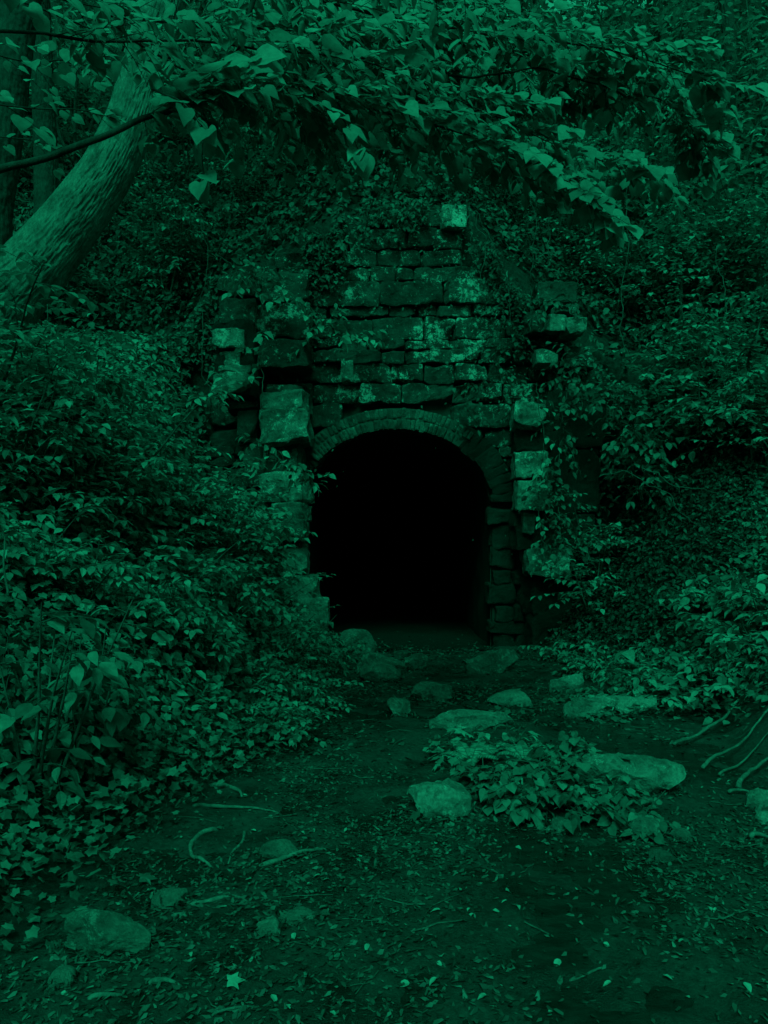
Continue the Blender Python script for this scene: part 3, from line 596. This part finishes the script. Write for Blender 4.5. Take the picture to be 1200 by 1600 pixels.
for k, (pl, lb) in enumerate([([(705, 300, 11.6), (725, 340, 11.5), (735, 400, 11.5), (730, 440, 11.6)], 'bare root dangling beside the loose pale stone on the wall top'), ([(745, 330, 11.6), (760, 380, 11.5), (752, 440, 11.6)], 'bare root hanging just right of the wall top stone'), ([(832, 300, 11.4), (831, 420, 11.4), (833, 520, 11.5)], 'thin straight stem hanging below the overhanging leaves'), ([(858, 320, 11.6), (853, 430, 11.6)], 'short thin stem beside the thin straight one'), ([(322, 300, 10.4), (316, 420, 10.4), (320, 520, 10.2), (318, 640, 10.0)], 'thin pale upright stem just left of the broken pier'), ([(350, 395, 11), (400, 350, 11.2), (420, 330, 11.6)], 'pale dead twig slanting up from the broken pier'), ([(405, 700, 10.6), (408, 620, 10.8), (404, 560, 11)], 'thin stem standing before the square pale stone'), ([(1085, 810, 9.0), (1050, 770, 9.2), (990, 735, 9.6), (935, 738, 9.8)], 'bare arching bramble cane over the dark hollow'), ([(1130, 780, 9.2), (1060, 765, 9.2), (1010, 730, 9.5)], 'second bare bramble cane crossing the arching one'), ([(985, 270, 12), (980, 400, 11.8), (975, 560, 11.6)], 'thin upright stem right of the overhanging spray tip'), ([(1125, 390, 11), (1130, 470, 10.8), (1140, 560, 10.6)], 'thin dark sapling stem on the right hillside'), ([(68, 480, 6.5), (55, 650, 6.4), (50, 800, 6.2), (55, 900, 6.0)], 'thin dark sapling stem on the left bank'), ([(0, 800, 4.4), (22, 860, 4.4), (20, 920, 4.3)], 'pale bare twig at the left edge above the large leaves')]):
    mb = MB(); pp = np.array([at(*p) for p in pl]); t = np.linspace(0, len(pp) - 1, 24); c = np.stack([np.interp(t, np.arange(len(pp)), pp[:, a]) for a in range(3)], -1)
    c = c + (np.stack([fbm(c * 2.5 + 7 * a + k * 3, 3, 80 + a) for a in range(3)], -1) - .5) * .35
    mb.tube(c, np.linspace(.003, .007, 24), 6); tag(mb.build('bare_stem', M['twig'], base=c[-1], smooth=True), lb, 'stem')

# large-leaved plant in the left foreground
shrub('large_leaved_plant', bank(60, 4.0, -.05), 'large-leaved plant at the left edge in front of the ivy bank', 'plant', 1.15, .6, .12, OVATE, 'ivy', 71, 10, 6, .3, .08, .55)
shrub('large_leaved_plant', bank(125, 4.3, -.05), 'smaller large-leaved plant leaning right out of the ivy', 'plant', .8, .45, .105, OVATE, 'ivy', 72, 8, 6, .28, .075, .55)
shrub('leafy_sprig', bank(1005, 8.4, .1), 'bright compound-leaved sprig standing above the right bank', 'plant', .55, .22, .2, OVATE, 'shrub', 73, 2, 3, .3, .08, .2)
# the island's plants
shrub('broad_leaved_plant', (.62, 5.75, .02), 'broad-leaved plant in front of the long low slab', 'plant', .22, .3, .095, LOBED, 'shrub', 74, 10, 3, .16, .06, .3)
shrub('broad_leaved_plant', (.95, 5.95, .02), 'second broad-leaved plant with rounder leaves right of the first', 'plant', .22, .3, .09, OVATE, 'shrub', 75, 9, 3, .16, .06, .3)
for k, (px, py, lb, sc) in enumerate([(830, 1262, 'ivy clump spilling over the front of the plant island', 1.15), (930, 1262, 'ivy clump under the pale flat slab', 1.1), (975, 1285, 'drooping broad-leaved clump at the right end of the plant island', .85), (760, 1240, 'ivy clump right of the rounded boulder', .8), (880, 1225, 'grassy tangle of plants in the middle of the plant island', 1.0), (690, 1272, 'few small leaves at the foot of the rounded boulder', .4), (680, 1092, 'tiny plant before the low dark rock in mid creek', .4), (950, 1118, 'ivy trailing over the front of the broad slab', .8), (890, 1092, 'small ivy patch under the squarish pale block', .55), (800, 1110, 'small plant beside the pale pointed rock', .5)]):
    Y = gY(py); x = (px - 600) / F * Y
    shrub('ivy_clump', (x, Y, float(gz(x, Y)) - .02), lb, 'plant', .3 * sc, .36 * sc, .066, IVY if k % 2 else HEART, 'ivy', 760 + k, 12, 5, .2 * sc, .04, .5)
def fern(loc, label, n, ln, seed):
    rg = np.random.default_rng(seed); loc = np.array(loc); root = empty('fern', loc, label, 'fern', 'ferns on the plant island'); tb, L = MB(), Leafs()
    for k in range(n):
        a = 2 * math.pi * (k + rg.uniform(0, .6)) / n; pts = curve(loc, [math.cos(a), math.sin(a), 2.4], ln * rg.uniform(.8, 1.1), 14, rg, 2.0, .05); tb.tube(pts, np.linspace(.003, .001, 15), 4, False)
        for i in range(2, 34):
            t = i / 34 * 14; p = np.array([np.interp(t, np.arange(15), pts[:, q]) for q in range(3)]); j = min(int(t) + 1, 14); d = nrm(pts[j] - pts[j - 1]); sd = nrm(np.cross(UP, d))
            for s in (-1, 1): L.put(p, nrm(sd * s + .35 * d - UP * .15), nrm(np.cross(d, sd) + rg.normal(0, .1, 3)), .085 * math.sin(math.pi * (.12 + .86 * i / 34)) ** .8 * .62 + .006)
    tb.build('fronds_ribs', M['twig'], root); mb = MB(); L.into(mb, leaf_template([(0, .05, 0), (.3, .085, .3), (.7, .06, .7), (1, .005, 1)], .1, .1)); mb.build('fronds', M['shrub'], root)
fern((.6, 5.3, .06), 'fern with drooping fronds behind the rounded boulder', 7, .3, 81)
fern((.98, 5.35, .06), 'fern in the middle of the plant island left of the pale slab', 6, .27, 82)
fern((.75, 5.5, .05), 'smaller fern behind the other two', 6, .24, 83)

# ------------------------------------------------------------------ ground cover and litter that nobody could count
def scatter(fn, xs_, ys_, n, keep, T, size, hgt, seed, updown=.5, tilt=.45, flat=0):
    rg = np.random.default_rng(seed); x = rg.uniform(*xs_, n); y = rg.uniform(*ys_, n); k = keep(x, y, rg); x, y = x[k], y[k]
    e = .05; z = fn(x, y); nx = -(fn(x + e, y) - z) / e; ny = -(fn(x, y + e) - z) / e; N = nrm(np.stack([nx, ny, np.ones_like(x)], -1))
    N = nrm(N * (1 - updown) + UP * updown + rg.normal(0, tilt, (len(x), 3)))
    D = rg.normal(0, 1, (len(x), 3)); D[:, 2] *= .3; D = D + np.stack([nx, ny, -.4 + 0 * x], -1) * (1 - flat) * .6; D = nrm(D - N * np.sum(D * N, 1, keepdims=True))
    S = rg.uniform(*size, len(x)); h = rg.uniform(*hgt, len(x))
    return np.stack([x, y, z + h], -1) - D * S[:, None] * .5, D, N, S
def stuff(name, mat_, T, sc, label):
    mb = MB()
    for s in sc: mb.leaves(T, *s)
    tag(mb.build(name, mat_), label, kind='stuff')
def inview(x, y, m=450): px = x / np.maximum(y, .1) * F + 600; return (px > -m) & (px < 1200 + m) & (y > .8)
def edge(x, y, a, b, seed): return (xl(y) - x) + .55 * (fbm(np.stack([x, y, 0 * x], -1) * 1.6, 3, seed) - .5)
stuff('ivy_ground_cover', M['ivy'], IVY, [scatter(gz, (-6, -.6), (1.0, 8.5), 64000, lambda x, y, r: (edge(x, y, 0, 0, 5) > -.22 * r.random(len(x)) ** 3 * 1.6) & inview(x, y), IVY, (.035, .072), (.02, .3), 91, .35)], 'ivy and lobed leaves carpeting the lower left bank down to the path')
stuff('bank_undergrowth', M['shrub'], OVAL4, [scatter(gz, (-9, -.6), (5, 12), 36000, lambda x, y, r: (edge(x, y, 0, 0, 6) > .15) & inview(x, y), OVAL4, (.05, .12), (.0, .45), 92, .5)], 'small leaves of undergrowth between the shrubs of the left bank')
stuff('bank_undergrowth', M['ivy'], OVAL4, [scatter(gz, (1.8, 9.5), (6.3, 12.2), 44000, lambda x, y, r: (x - xr(y) + .7 * (fbm(np.stack([x, y, 0 * x], -1) * 1.3, 3, 8) - .5) > r.uniform(0, .9, len(x))) & inview(x, y) & ((np.abs(x / y * F - 430) > 95) | (y < 9.6)), OVAL4, (.04, .11), (.0, .25), 93, .5), scatter(gz, (2.3, 7), (.8, 6.3), 22000, lambda x, y, r: (x / np.maximum(y, .5) * F > 670 + 60 * r.random(len(x))) & (x > xr(y) + .3), OVAL4, (.04, .1), (.0, .25), 193, .5)], 'small leaves covering the sloping right bank')
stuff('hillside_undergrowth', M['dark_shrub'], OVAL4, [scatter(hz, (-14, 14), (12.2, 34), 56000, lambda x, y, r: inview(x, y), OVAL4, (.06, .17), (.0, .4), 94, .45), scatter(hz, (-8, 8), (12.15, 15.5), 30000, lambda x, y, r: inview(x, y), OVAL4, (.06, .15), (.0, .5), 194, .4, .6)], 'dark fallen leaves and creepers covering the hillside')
rgw = np.random.default_rng(29)
def wallsc(n, xr_, zr_, seed, size, ztop=ztop, yf=11.93):
    r = np.random.default_rng(seed); x = r.uniform(*xr_, n); zz = ztop(x) - np.abs(r.normal(0, 1, n)) * zr_; k = fbm(np.stack([x, zz, 0 * x], -1) * 2.2, 3, seed) > .42; x, zz = x[k], zz[k]; n = len(x)
    N = nrm(np.stack([r.normal(0, .5, n), -.6 + r.normal(0, .4, n), .6 + r.normal(0, .4, n)], -1)); D = np.stack([r.normal(0, 1, n), -.5 + 0 * x, -.7 + r.normal(0, .4, n)], -1); D = nrm(D - N * np.sum(D * N, 1, keepdims=True))
    return np.stack([x, yf - r.uniform(0, .18, n), zz], -1), D, N, r.uniform(*size, n)
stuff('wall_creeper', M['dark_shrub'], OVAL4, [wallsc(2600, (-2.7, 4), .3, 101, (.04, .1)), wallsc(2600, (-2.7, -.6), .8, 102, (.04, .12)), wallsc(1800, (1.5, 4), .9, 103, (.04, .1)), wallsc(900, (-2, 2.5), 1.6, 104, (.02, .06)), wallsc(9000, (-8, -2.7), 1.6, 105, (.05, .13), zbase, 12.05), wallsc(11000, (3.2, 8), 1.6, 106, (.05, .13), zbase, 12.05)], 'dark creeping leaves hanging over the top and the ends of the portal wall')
stuff('bank_undergrowth', M['hollow'], OVAL4, [scatter(gz, (2.4, 6), (9.4, 12.2), 26000, lambda x, y, r: (x > xr(y) + .1) & inview(x, y) & (np.abs(x / y * F - 430) < 150), OVAL4, (.03, .09), (.0, .3), 197, .3, .7)], 'tangled growth, its leaf colour darkened as shade, filling the hollow right of the portal')
floor_ok = lambda x, y, r: (x > xl(y) - .4) & (x < xr(y) + 1.6) & inview(x, y)
def litter_keep(x, y, r):
    d = fbm(np.stack([x, y, 0 * x], -1) * 1.2, 4, 15); return floor_ok(x, y, r) & (r.random(len(x)) < np.clip((d - .42) * 5 + .45 * (x < -.3) + .2 * (y < 4), .16, 1) * np.clip(np.exp(-(y - 11.2) * 1.1), 0, 1))
def round_rocks(seed):
    r = np.random.default_rng(seed); P = []
    for c, W, D, H in ROCKS:
        n = int(50 + 160 * W); a = r.uniform(0, 6.283, n); q = 1 + np.abs(r.normal(0, .13, n)); x = c[0] + W / 2 * q * np.cos(a); y = c[1] + D / 2 * q * np.sin(a); P.append(np.stack([x, y, gz(x, y) + r.uniform(0, .03, n)], -1))
    P = np.concatenate(P); n = len(P); N = nrm(UP + r.normal(0, .5, (n, 3))); D_ = r.normal(0, 1, (n, 3)); D_ = nrm(D_ - N * np.sum(D_ * N, 1, keepdims=True)); return P, D_, N, r.uniform(.015, .05, n)
wet = lambda x, y: np.where(y > 12.1, -.03, np.maximum(gz(x, y), -.012))
stuff('leaf_litter', M['litter'], CHIP, [scatter(wet, (-3.2, 4), (2.2, 5.5), 42000, litter_keep, CHIP, (.012, .045), (.0, .012), 95, .7, .35, 1), scatter(wet, (-3.2, 4.5), (5.5, 14.5), 25000, litter_keep, CHIP, (.025, .07), (.0, .015), 96, .7, .35, 1), round_rocks(99)], 'dark rotting leaves and bark crumbs strewn over the mud')
stuff('pale_leaf_crumbs', M['pale_crumb'], CHIP, [scatter(wet, (-3.2, 4), (2.2, 5.5), 2400, litter_keep, OVAL4, (.008, .036), (.002, .014), 97, .7, .3, 1), scatter(wet, (-3.2, 4.5), (5.5, 13), 3200, litter_keep, OVAL4, (.015, .04), (.002, .016), 98, .7, .3, 1)], 'pale crumbs of leaf scattered thinly over the mud')
mb = MB(); rg = np.random.default_rng(17)
for _ in range(150):
    y = rg.uniform(2.3, 9); x = rg.uniform(float(xl(y)) - .2, float(xr(y)) + .5); a = rg.normal(0, .9); ln = rg.uniform(.05, .28)
    pts = np.array([[x + t * ln * math.cos(a), y + t * ln * math.sin(a), 0] for t in np.linspace(0, 1, 5)]) + rg.normal(0, .006, (5, 3)); pts[:, 2] = gz(pts[:, 0], pts[:, 1]) + .006
    mb.tube(pts, rg.uniform(.0015, .004), 4)
tag(mb.build('twig_litter', M['litter_twig']), 'small broken twigs scattered over the creek bed', kind='stuff')

# pale fallen leaves one can count
fl = MB(); fl.leaves(OVATE, [(0, 0, 0)], [(1, 0, 0)], [(0, 0, 1)], [1.0]); pl = fl.build('fallen_leaf', M['pale_leaf'])
LP = [(270, 1325), (196, 1331), (437, 1420), (298, 1488), (515, 1380), (520, 1390), (484, 1382), (460, 1457), (500, 1375), (608, 1184), (424, 1553), (516, 1587), (449, 1575), (575, 1478), (682, 1504), (740, 1430), (734, 1421), (690, 1498), (875, 1498), (943, 1475), (770, 1424), (792, 1408), (808, 1416), (1107, 1421), (1119, 1424), (1152, 1456), (1145, 1546), (1180, 1545), (1163, 1544), (1035, 1526), (682, 1527), (688, 1429), (640, 1402), (1018, 1215), (1068, 1477), (672, 1406), (733, 1336), (806, 1322), (825, 1336), (636, 1319), (680, 1318), (790, 1390), (900, 1389), (1141, 1219), (648, 1372), (1014, 1347), (470, 1300), (380, 1250), (540, 1108), (620, 1085), (230, 1390), (360, 1480), (95, 1560), (60, 1500), (205, 1365), (1078, 1558), (955, 1540), (640, 1535), (606, 1290), (700, 1345), (560, 1340), (545, 1240), (590, 1210), (465, 1200), (455, 1220), (400, 1300), (1030, 1288), (905, 1440), (857, 1580), (760, 1560)]
for k, (px, py) in enumerate(LP):
    o = pl if k == 0 else pl.copy()
    if k: C.objects.link(o)
    Y = gY(py); x = (px - 600) / F * Y; s = random.uniform(.022, .045)
    o.location = (x, Y, max(float(gz(x, Y)), -.012) + .010); o.scale = (s, s * random.uniform(.8, 1.5), s * 1.5); o.rotation_euler = (random.uniform(-.35, .35), random.uniform(-.3, .3), random.uniform(0, 6.28))
    tag(o, 'small pale fallen leaf lying on the dark creek bed', 'leaf', 'pale fallen leaves on the creek bed')
mb = MB(); mb.leaves(LOBED, [at(355, 1541, gY(1541)) + [0, 0, .02]], [(1, .2, 0)], [(0, -.2, 1)], [.066]); Y = gY(1541)
tag(mb.build('fallen_leaf', M['pale_leaf'], base=at(355, 1541, Y)), 'star-shaped pale maple leaf lying near the bottom edge', 'leaf')
mb = MB(); mb.leaves(LOBED, [at(218, 1378, gY(1378)) + [0, 0, .02]], [(1, .3, 0)], [(0, -.3, 1)], [.085]); Y = gY(1378)
tag(mb.build('fallen_leaf', M['litter'], base=at(218, 1378, Y)), 'curled lobed brown leaf above the large smooth boulder', 'leaf')

# ------------------------------------------------------------------ sticks and roots
def stick(name, pl_, r, label, seed, cat='stick', lift=.0, m='stick', kind_r=None):
    P = []
    for p in pl_:
        Y = gY(p[1]) if len(p) < 3 else p[2]; x = (p[0] - 600) / F * Y; zz = float(gz(x, Y)) + r * .6 + lift if len(p) < 3 else at(*p)[2]; P.append((x, Y, zz))
    P = np.array(P); t = np.linspace(0, len(P) - 1, 10 * len(P)); k = np.arange(len(P))
    c = np.stack([np.interp(t, k, P[:, a]) for a in range(3)], -1)
    for _ in range(6): c[1:-1] = (c[:-2] + 2 * c[1:-1] + c[2:]) / 4
    c = c + (np.stack([fbm(c * 7 + 9 * a + seed, 3, seed + a) for a in range(3)], -1) - .5) * r * 2.5
    u_ = np.linspace(-1, 1, len(c)); c[:, 2] -= np.abs(u_) ** 8 * r * 1.6
    rr = r * (np.linspace(1.05, .45, len(c)) if kind_r is None else kind_r(np.linspace(0, 1, len(c)))) * (.6 + .8 * fbm(c * 16, 4, seed))
    mbk = MB(); mbk.tube(c, rr, 9); return tag(mbk.build(name, M[m], base=P[0], smooth=True), label, cat)
stick('root', [(338, 1297), (315, 1304), (296, 1320), (300, 1336), (328, 1352)], .016, 'thick pale root curled like a hook at the left path edge', 1, 'root')
stick('root', [(384, 1296), (378, 1318), (362, 1332), (357, 1352)], .009, 'thin wavy root right of the hooked one', 2, 'root')
stick('branch', [(406, 1348), (450, 1342), (470, 1335), (495, 1326), (514, 1330)], .014, 'pale broken branch lying below the mossy mound rock', 3)
stick('branch', [(295, 1412), (330, 1409), (360, 1404), (388, 1410)], .012, 'pale stick lying right of the large smooth boulder', 4)
stick('branch', [(330, 1232), (355, 1233), (372, 1240), (378, 1248)], .016, 'short bent branch at the foot of the left bank', 5)
stick('branch', [(300, 1262), (345, 1266), (395, 1266), (440, 1268)], .012, 'long low stick on the path edge below the left bank', 6)
stick('branch', [(330, 1582), (370, 1574), (400, 1566)], .006, 'thin pale stick near the bottom edge', 7)
stick('branch', [(138, 1560), (165, 1556), (190, 1552), (195, 1542)], .010, 'dark stick left of centre at the bottom edge', 8)
stick('branch', [(232, 1536), (258, 1535), (284, 1544)], .012, 'short stubby pale stick below the large smooth boulder', 9)
stick('branch', [(888, 1528), (915, 1522), (945, 1510)], .008, 'dark stick lying in the wet mud at lower right', 10)
stick('branch', [(313, 1456), (330, 1440)], .009, 'short pale chip of wood right of the large smooth boulder', 11)
stick('branch', [(270, 1428), (295, 1425), (300, 1428)], .012, 'short stick touching the pale stick near the large boulder', 12)
stick('root', [(1052, 1168), (1085, 1160), (1130, 1142), (1172, 1128), (1215, 1118)], .015, 'long straight root, uppermost of the roots at the right edge', 13, 'root', .05)
stick('root', [(1096, 1204), (1120, 1192), (1160, 1178), (1215, 1158)], .014, 'pale root running up the bank below the uppermost root', 14, 'root', .05)
stick('root', [(1122, 1212), (1150, 1200), (1180, 1188), (1215, 1172)], .009, 'thin root close under the pale root', 15, 'root', .03)
stick('root', [(1155, 1234), (1160, 1222), (1180, 1212), (1220, 1204)], .017, 'pale root arching out of the bank at the right edge', 16, 'root', .05)
stick('root', [(1138, 1240), (1165, 1240), (1190, 1242)], .010, 'thin horizontal root above the rounded edge stone', 17, 'root', .02)
stick('root', [(1212, 1262), (1190, 1266), (1184, 1278), (1200, 1290), (1215, 1292)], .016, 'pale looped root at the right edge below the rounded stone', 18, 'root', .02)
stick('root', [(1172, 1314), (1190, 1314), (1215, 1318)], .014, 'low pale root tip at the right edge beside the water', 19, 'root', .01)
stick('branch', [(955, 560 + 520), (975, 1084), (1000, 1082)], .02, 'dark stick lying under the right bank', 20)

# ------------------------------------------------------------------ trees
def trunk_mesh(pts, rad, sides, seed, amp=.05):
    P = np.array(pts); k = np.arange(len(P)); t = np.linspace(0, len(P) - 1, 640)
    c = np.stack([np.interp(t, k, P[:, a]) for a in range(3)], -1); r = np.interp(t, k, rad)
    for _ in range(300): c[1:-1] = (c[:-2] + 2 * c[1:-1] + c[2:]) / 4
    d = nrm(np.gradient(c, axis=0)); A = nrm(np.cross(d, [0, 1.0, 0])); B = np.cross(d, A); s = np.concatenate([[0], np.cumsum(np.linalg.norm(np.diff(c, axis=0), axis=1))])
    th = np.arange(sides) * 2 * math.pi / sides; TH, S = np.meshgrid(th, s); Rr = r[:, None] + 0 * TH
    Q = np.stack([np.cos(TH) * 11, np.sin(TH) * 13, S * 6], -1); rid = 1 - np.abs(2 * fbm(Q + .6 * fbm(Q * .6, 3, seed + 5)[..., None], 4, seed) - 1) * 2.2
    Rr = Rr * (1 + .10 * (fbm(np.stack([np.cos(TH), np.sin(TH), S * .8], -1), 3, seed + 2) - .5)) + amp * (rid - .5) * .5
    V = c[:, None] + Rr[..., None] * (np.cos(TH)[..., None] * A[:, None] + np.sin(TH)[..., None] * B[:, None])
    m = len(c); i = np.arange(m - 1)[:, None] * sides; j = np.arange(sides)[None]; j2 = (j + 1) % sides
    mb = MB(); mb.add(V.reshape(-1, 3), [np.stack([i + j, i + j2, i + sides + j2, i + sides + j], -1).reshape(-1, 4)]); return mb, c
def crown(L, tb, centre, rad, n, leaf, seed, tl=1.2):
    rg = np.random.default_rng(seed)
    for _ in range(n):
        u = nrm(rg.normal(size=3)); p = np.array(centre) + u * np.array(rad) * rg.uniform(.3, 1)
        leafy(tb, L, curve(p, [u[0], u[1], .1], tl * rg.uniform(.5, 1.2), 6, rg, .4), rg, .11, leaf, .008, .35, .35)
tr = empty('leaning_tree', at(-60, 560, 7.6), 'thick pale-barked tree trunk leaning up to the right from the left bank', 'tree')
mbk, c = trunk_mesh([at(-90, 600, 7.5), at(-30, 505, 7.7), at(48, 425, 7.85), at(112, 348, 8), at(168, 270, 8.1), at(205, 190, 8.2), at(228, 100, 8.3), at(254, 0, 8.4), at(275, -110, 8.5), at(300, -260, 8.7), at(330, -460, 9)], [.45, .38, .32, .285, .255, .24, .235, .23, .22, .2, .16], 260, 3, .032)
mbk.build('trunk', M['bark'], tr, smooth=True)
L, tb = Leafs(), MB(); top = c[-1]
for q in ((1.5, .5, 1), (-1.5, .8, 1.2), (.4, 2, 1.1), (2.5, 2, .6)): tb.tube(curve(top, q, 3, 8, np.random.default_rng(5), .2), np.linspace(.1, .03, 9), 7)
crown(L, tb, top + [1.0, 2.2, 2.0], (3.4, 2.4, 1.4), 170, .19, 44)
tb.build('limbs', M['bark'], tr, smooth=True); mb = MB(); L.into(mb, OVAL4); mb.build('crown', M['canopy'], tr)
def forest_tree(pts, rad, label, seed, dark=False, cr=(2.4, 2.2, 1.5), n=110, group='trees on the hillside'):
    t_ = empty('forest_tree', pts[0], label, 'tree', group); mbk, c = trunk_mesh(pts, rad, 90, seed, .04); mbk.build('trunk', M['dark_bark' if dark else 'bark'], t_, smooth=True)
    L, tb = Leafs(), MB(); top = c[-1]; rg = np.random.default_rng(seed)
    for k in range(4): tb.tube(curve(top - [0, 0, .3 * k], [math.cos(k * 1.7), math.sin(k * 1.7), 1], 1.8, 6, rg, .2), np.linspace(rad[-1] * .6, .02, 7), 6)
    crown(L, tb, top + [0, 0, .9], cr, n, .17, seed + 1); tb.build('limbs', M['dark_bark'], t_, smooth=True); mb = MB(); L.into(mb, OVAL4); mb.build('crown', M['canopy'], t_)
forest_tree([at(-30, 520, 9.4), at(-22, 330, 9.5), at(4, 180, 9.6), at(20, 60, 9.7), at(42, -60, 9.8), at(80, -300, 10), at(90, -480, 10)], [.36, .29, .255, .24, .235, .2, .14], 'rough upright trunk cut by the top left edge, behind the leaning tree', 12, True)
forest_tree([at(75, 420, 12), at(72, 250, 12), at(66, 110, 12), at(60, -40, 12.1), at(55, -330, 12.2)], [.2, .17, .16, .15, .1], 'slim dark trunk between the upright trunk and the leaning tree', 13, True)
for k, (px, Y, hgt, lb) in enumerate([(1135, 15.5, 9, 'slender dark tree high on the right of the hillside'), (985, 17.5, 8, 'slender dark tree right of centre up the hillside'), (450, 17.0, 9, 'slender dark tree behind the top of the leaning trunk'), (760, 19.5, 8, 'slender dark tree far up the slope above the wall')]):
    b = np.array(onhill(px, Y)) - [0, 0, .2]; rg = np.random.default_rng(50 + k); forest_tree([b, b + [rg.normal(0, .15), 0, hgt * .35], b + [rg.normal(0, .3), .2, hgt * .7], b + [rg.normal(0, .5), .3, hgt]], [.14, .12, .1, .06], lb, 20 + k, True, (2.2, 2, 1.8), 90)

# the tree whose branches hang over the view: its trunk stands just outside the left edge
ot = empty('overhanging_tree', (-3.6, 3.4, float(gz(-3.6, 3.4))), 'tree at the left reaching long leafy branches across the top of the view', 'tree')
rg = np.random.default_rng(88)
mbk, c = trunk_mesh([(-3.6, 3.4, float(gz(-3.6, 3.4)) - .3), (-3.5, 3.4, 2.6), (-3.3, 3.4, 4.2), (-3.0, 3.5, 6), (-2.8, 3.6, 8)], [.26, .2, .17, .13, .08], 32, 9, .03); mbk.build('trunk', M['bark'], ot, smooth=True)
LIMBS = [  # (points px,py,Y), start radius, twig length, from what share of the limb leaves start, leaf, twig count, down
    ([(-260, 330, 3.4), (-120, 300, 3.3), (0, 265, 3.3), (100, 240, 3.4), (200, 195, 3.6), (290, 155, 3.8), (420, 140, 4.1), (580, 160, 4.3), (740, 215, 4.4), (870, 275, 4.3), (965, 345, 4.2)], .021, .6, .43, .105, 84, .3),
    ([(-200, 40, 3.0), (0, 55, 3.3), (150, 60, 3.6), (380, 70, 4.1), (620, 105, 4.4), (780, 180, 4.6), (900, 240, 4.6), (1040, 275, 4.5)], .009, .6, .22, .105, 66, .3),
    ([(-100, -90, 3.0), (200, -60, 3.6), (450, -5, 4.3), (680, 40, 4.8), (880, 70, 5.0), (1010, 90, 5.0), (1125, 135, 4.9)], .016, .65, .2, .11, 62, .3),
    ([(395, -60, 4.1), (392, 0, 4.1), (378, 50, 4.1), (366, 90, 4.0), (330, 120, 3.9)], .018, .45, .3, .11, 8, .3),
    ([(-120, -90, 3.3), (20, -30, 3.3), (110, 5, 3.4), (180, 15, 3.5)], .008, .35, .1, .115, 8, .35),
    ([(240, 140, 3.6), (290, 165, 3.5), (318, 200, 3.5), (316, 290, 3.5)], .006, .16, .2, .115, 5, .7),
    ([(480, 150, 4.0), (540, 190, 3.9), (565, 250, 3.9)], .005, .16, .2, .105, 5, .7),
    ([(640, -40, 3.8), (700, -15, 3.9), (760, 0, 4.0)], .006, .25, .1, .125, 5, .6),
    ([(700, 120, 4.9), (840, 105, 5.1), (960, 140, 5.2), (1010, 180, 5.2)], .008, .35, .3, .12, 12, .5),
    ([(200, 60, 4.0), (340, 140, 4.5), (500, 200, 4.9), (690, 235, 5.0), (840, 240, 5.0)], .008, .6, .3, .1, 56, .25),
    ([(150, 20, 4.2), (330, 40, 4.8), (560, 60, 5.4), (760, 95, 5.8), (960, 150, 6.0)], .010, .7, .3, .12, 80, .25),
    ([(250, 90, 4.6), (420, 120, 5.2), (600, 150, 5.8), (780, 185, 6.2)], .009, .7, .15, .11, 64, .25),
    ([(260, 170, 5.0), (450, 190, 5.6), (650, 205, 6.0), (820, 245, 6.2), (910, 300, 6.2)], .008, .65, .1, .1, 60, .25),
    ([(640, 40, 5.5), (900, 105, 5.8), (1050, 165, 6.0), (1110, 235, 6.0)], .008, .6, .2, .1, 46, .3),
    ([(250, 60, 5.0), (420, 50, 5.6), (620, 20, 6.2), (800, 20, 6.4)], .008, .7, .2, .1, 46, .25),
    ([(-160, -80, 4.0), (60, 15, 4.3), (190, 55, 4.5), (280, 90, 4.7), (340, 135, 4.8)], .007, .45, .25, .09, 18, .3),
    ([(-150, 150, 3.8), (0, 165, 3.9), (120, 170, 4.1), (190, 190, 4.2)], .006, .3, .2, .08, 7, .4),
    ([(-150, 200, 4.4), (0, 210, 4.5), (110, 225, 4.6)], .006, .3, .3, .075, 6, .4),
    ([(-150, 60, 4.2), (40, 95, 4.4), (170, 90, 4.6), (290, 100, 4.8)], .006, .4, .2, .09, 16, .3),
]
L = Leafs()
for li, (pl_, r0, tl, st, lf, n, down) in enumerate(LIMBS):
    P = np.array([at(*p) for p in pl_]); k = np.arange(len(P)); t = np.linspace(0, len(P) - 1, 60); c = np.stack([np.interp(t, k, P[:, a]) for a in range(3)], -1)
    for _ in range(12): c[1:-1] = (c[:-2] + 2 * c[1:-1] + c[2:]) / 4
    c = c + (np.stack([fbm(c * 3 + 5 * a + li, 3, 60 + a) for a in range(3)], -1) - .5) * .06
    tb = MB(); tb.tube(c, np.linspace(r0, max(r0 * .15, .002), 60), 8)
    for j in range(n):
        u = st + (1 - st) * (j + rg.random()) / n; i = min(int(u * 59), 58); d = nrm(c[i + 1] - c[i]); sd = nrm(np.cross(UP, d)) * (1 if j % 2 else -1)
        dd = nrm(.7 * d + .8 * sd + UP * rg.uniform(-.25, .25))
        leafy(tb, L, curve(c[i], dd, tl * rg.uniform(.4, 1.1) * (1.15 - .6 * u), 6, rg, down), rg, (.042 if n > 20 else .08 if n > 5 and tl > .17 else .15), lf * rg.uniform(.6, 1.12), .0026, .3, .3, .1, up=np.array([0, -.95, 1.0]))
    leafy(tb, L, c[-8:], rg, .1 if n > 20 else .12, lf, .003, .4, up=np.array([0, -.7, 1.0]))
    if li == 0: limb0 = tb
    tb.build('limb', M['dark_bark'], ot, smooth=True)
mb = MB(); L.into(mb, HEART); mb.build('foliage', M['canopy'], ot, smooth=True)
L, tb = Leafs(), MB(); crown(L, tb, (-3.6, 3.4, 8.6), (1.4, 1.4, 1.0), 22, .12, 46); tb.build('limbs', M['dark_bark'], ot, smooth=True); mb = MB(); L.into(mb, OVAL4); mb.build('crown', M['canopy'], ot)
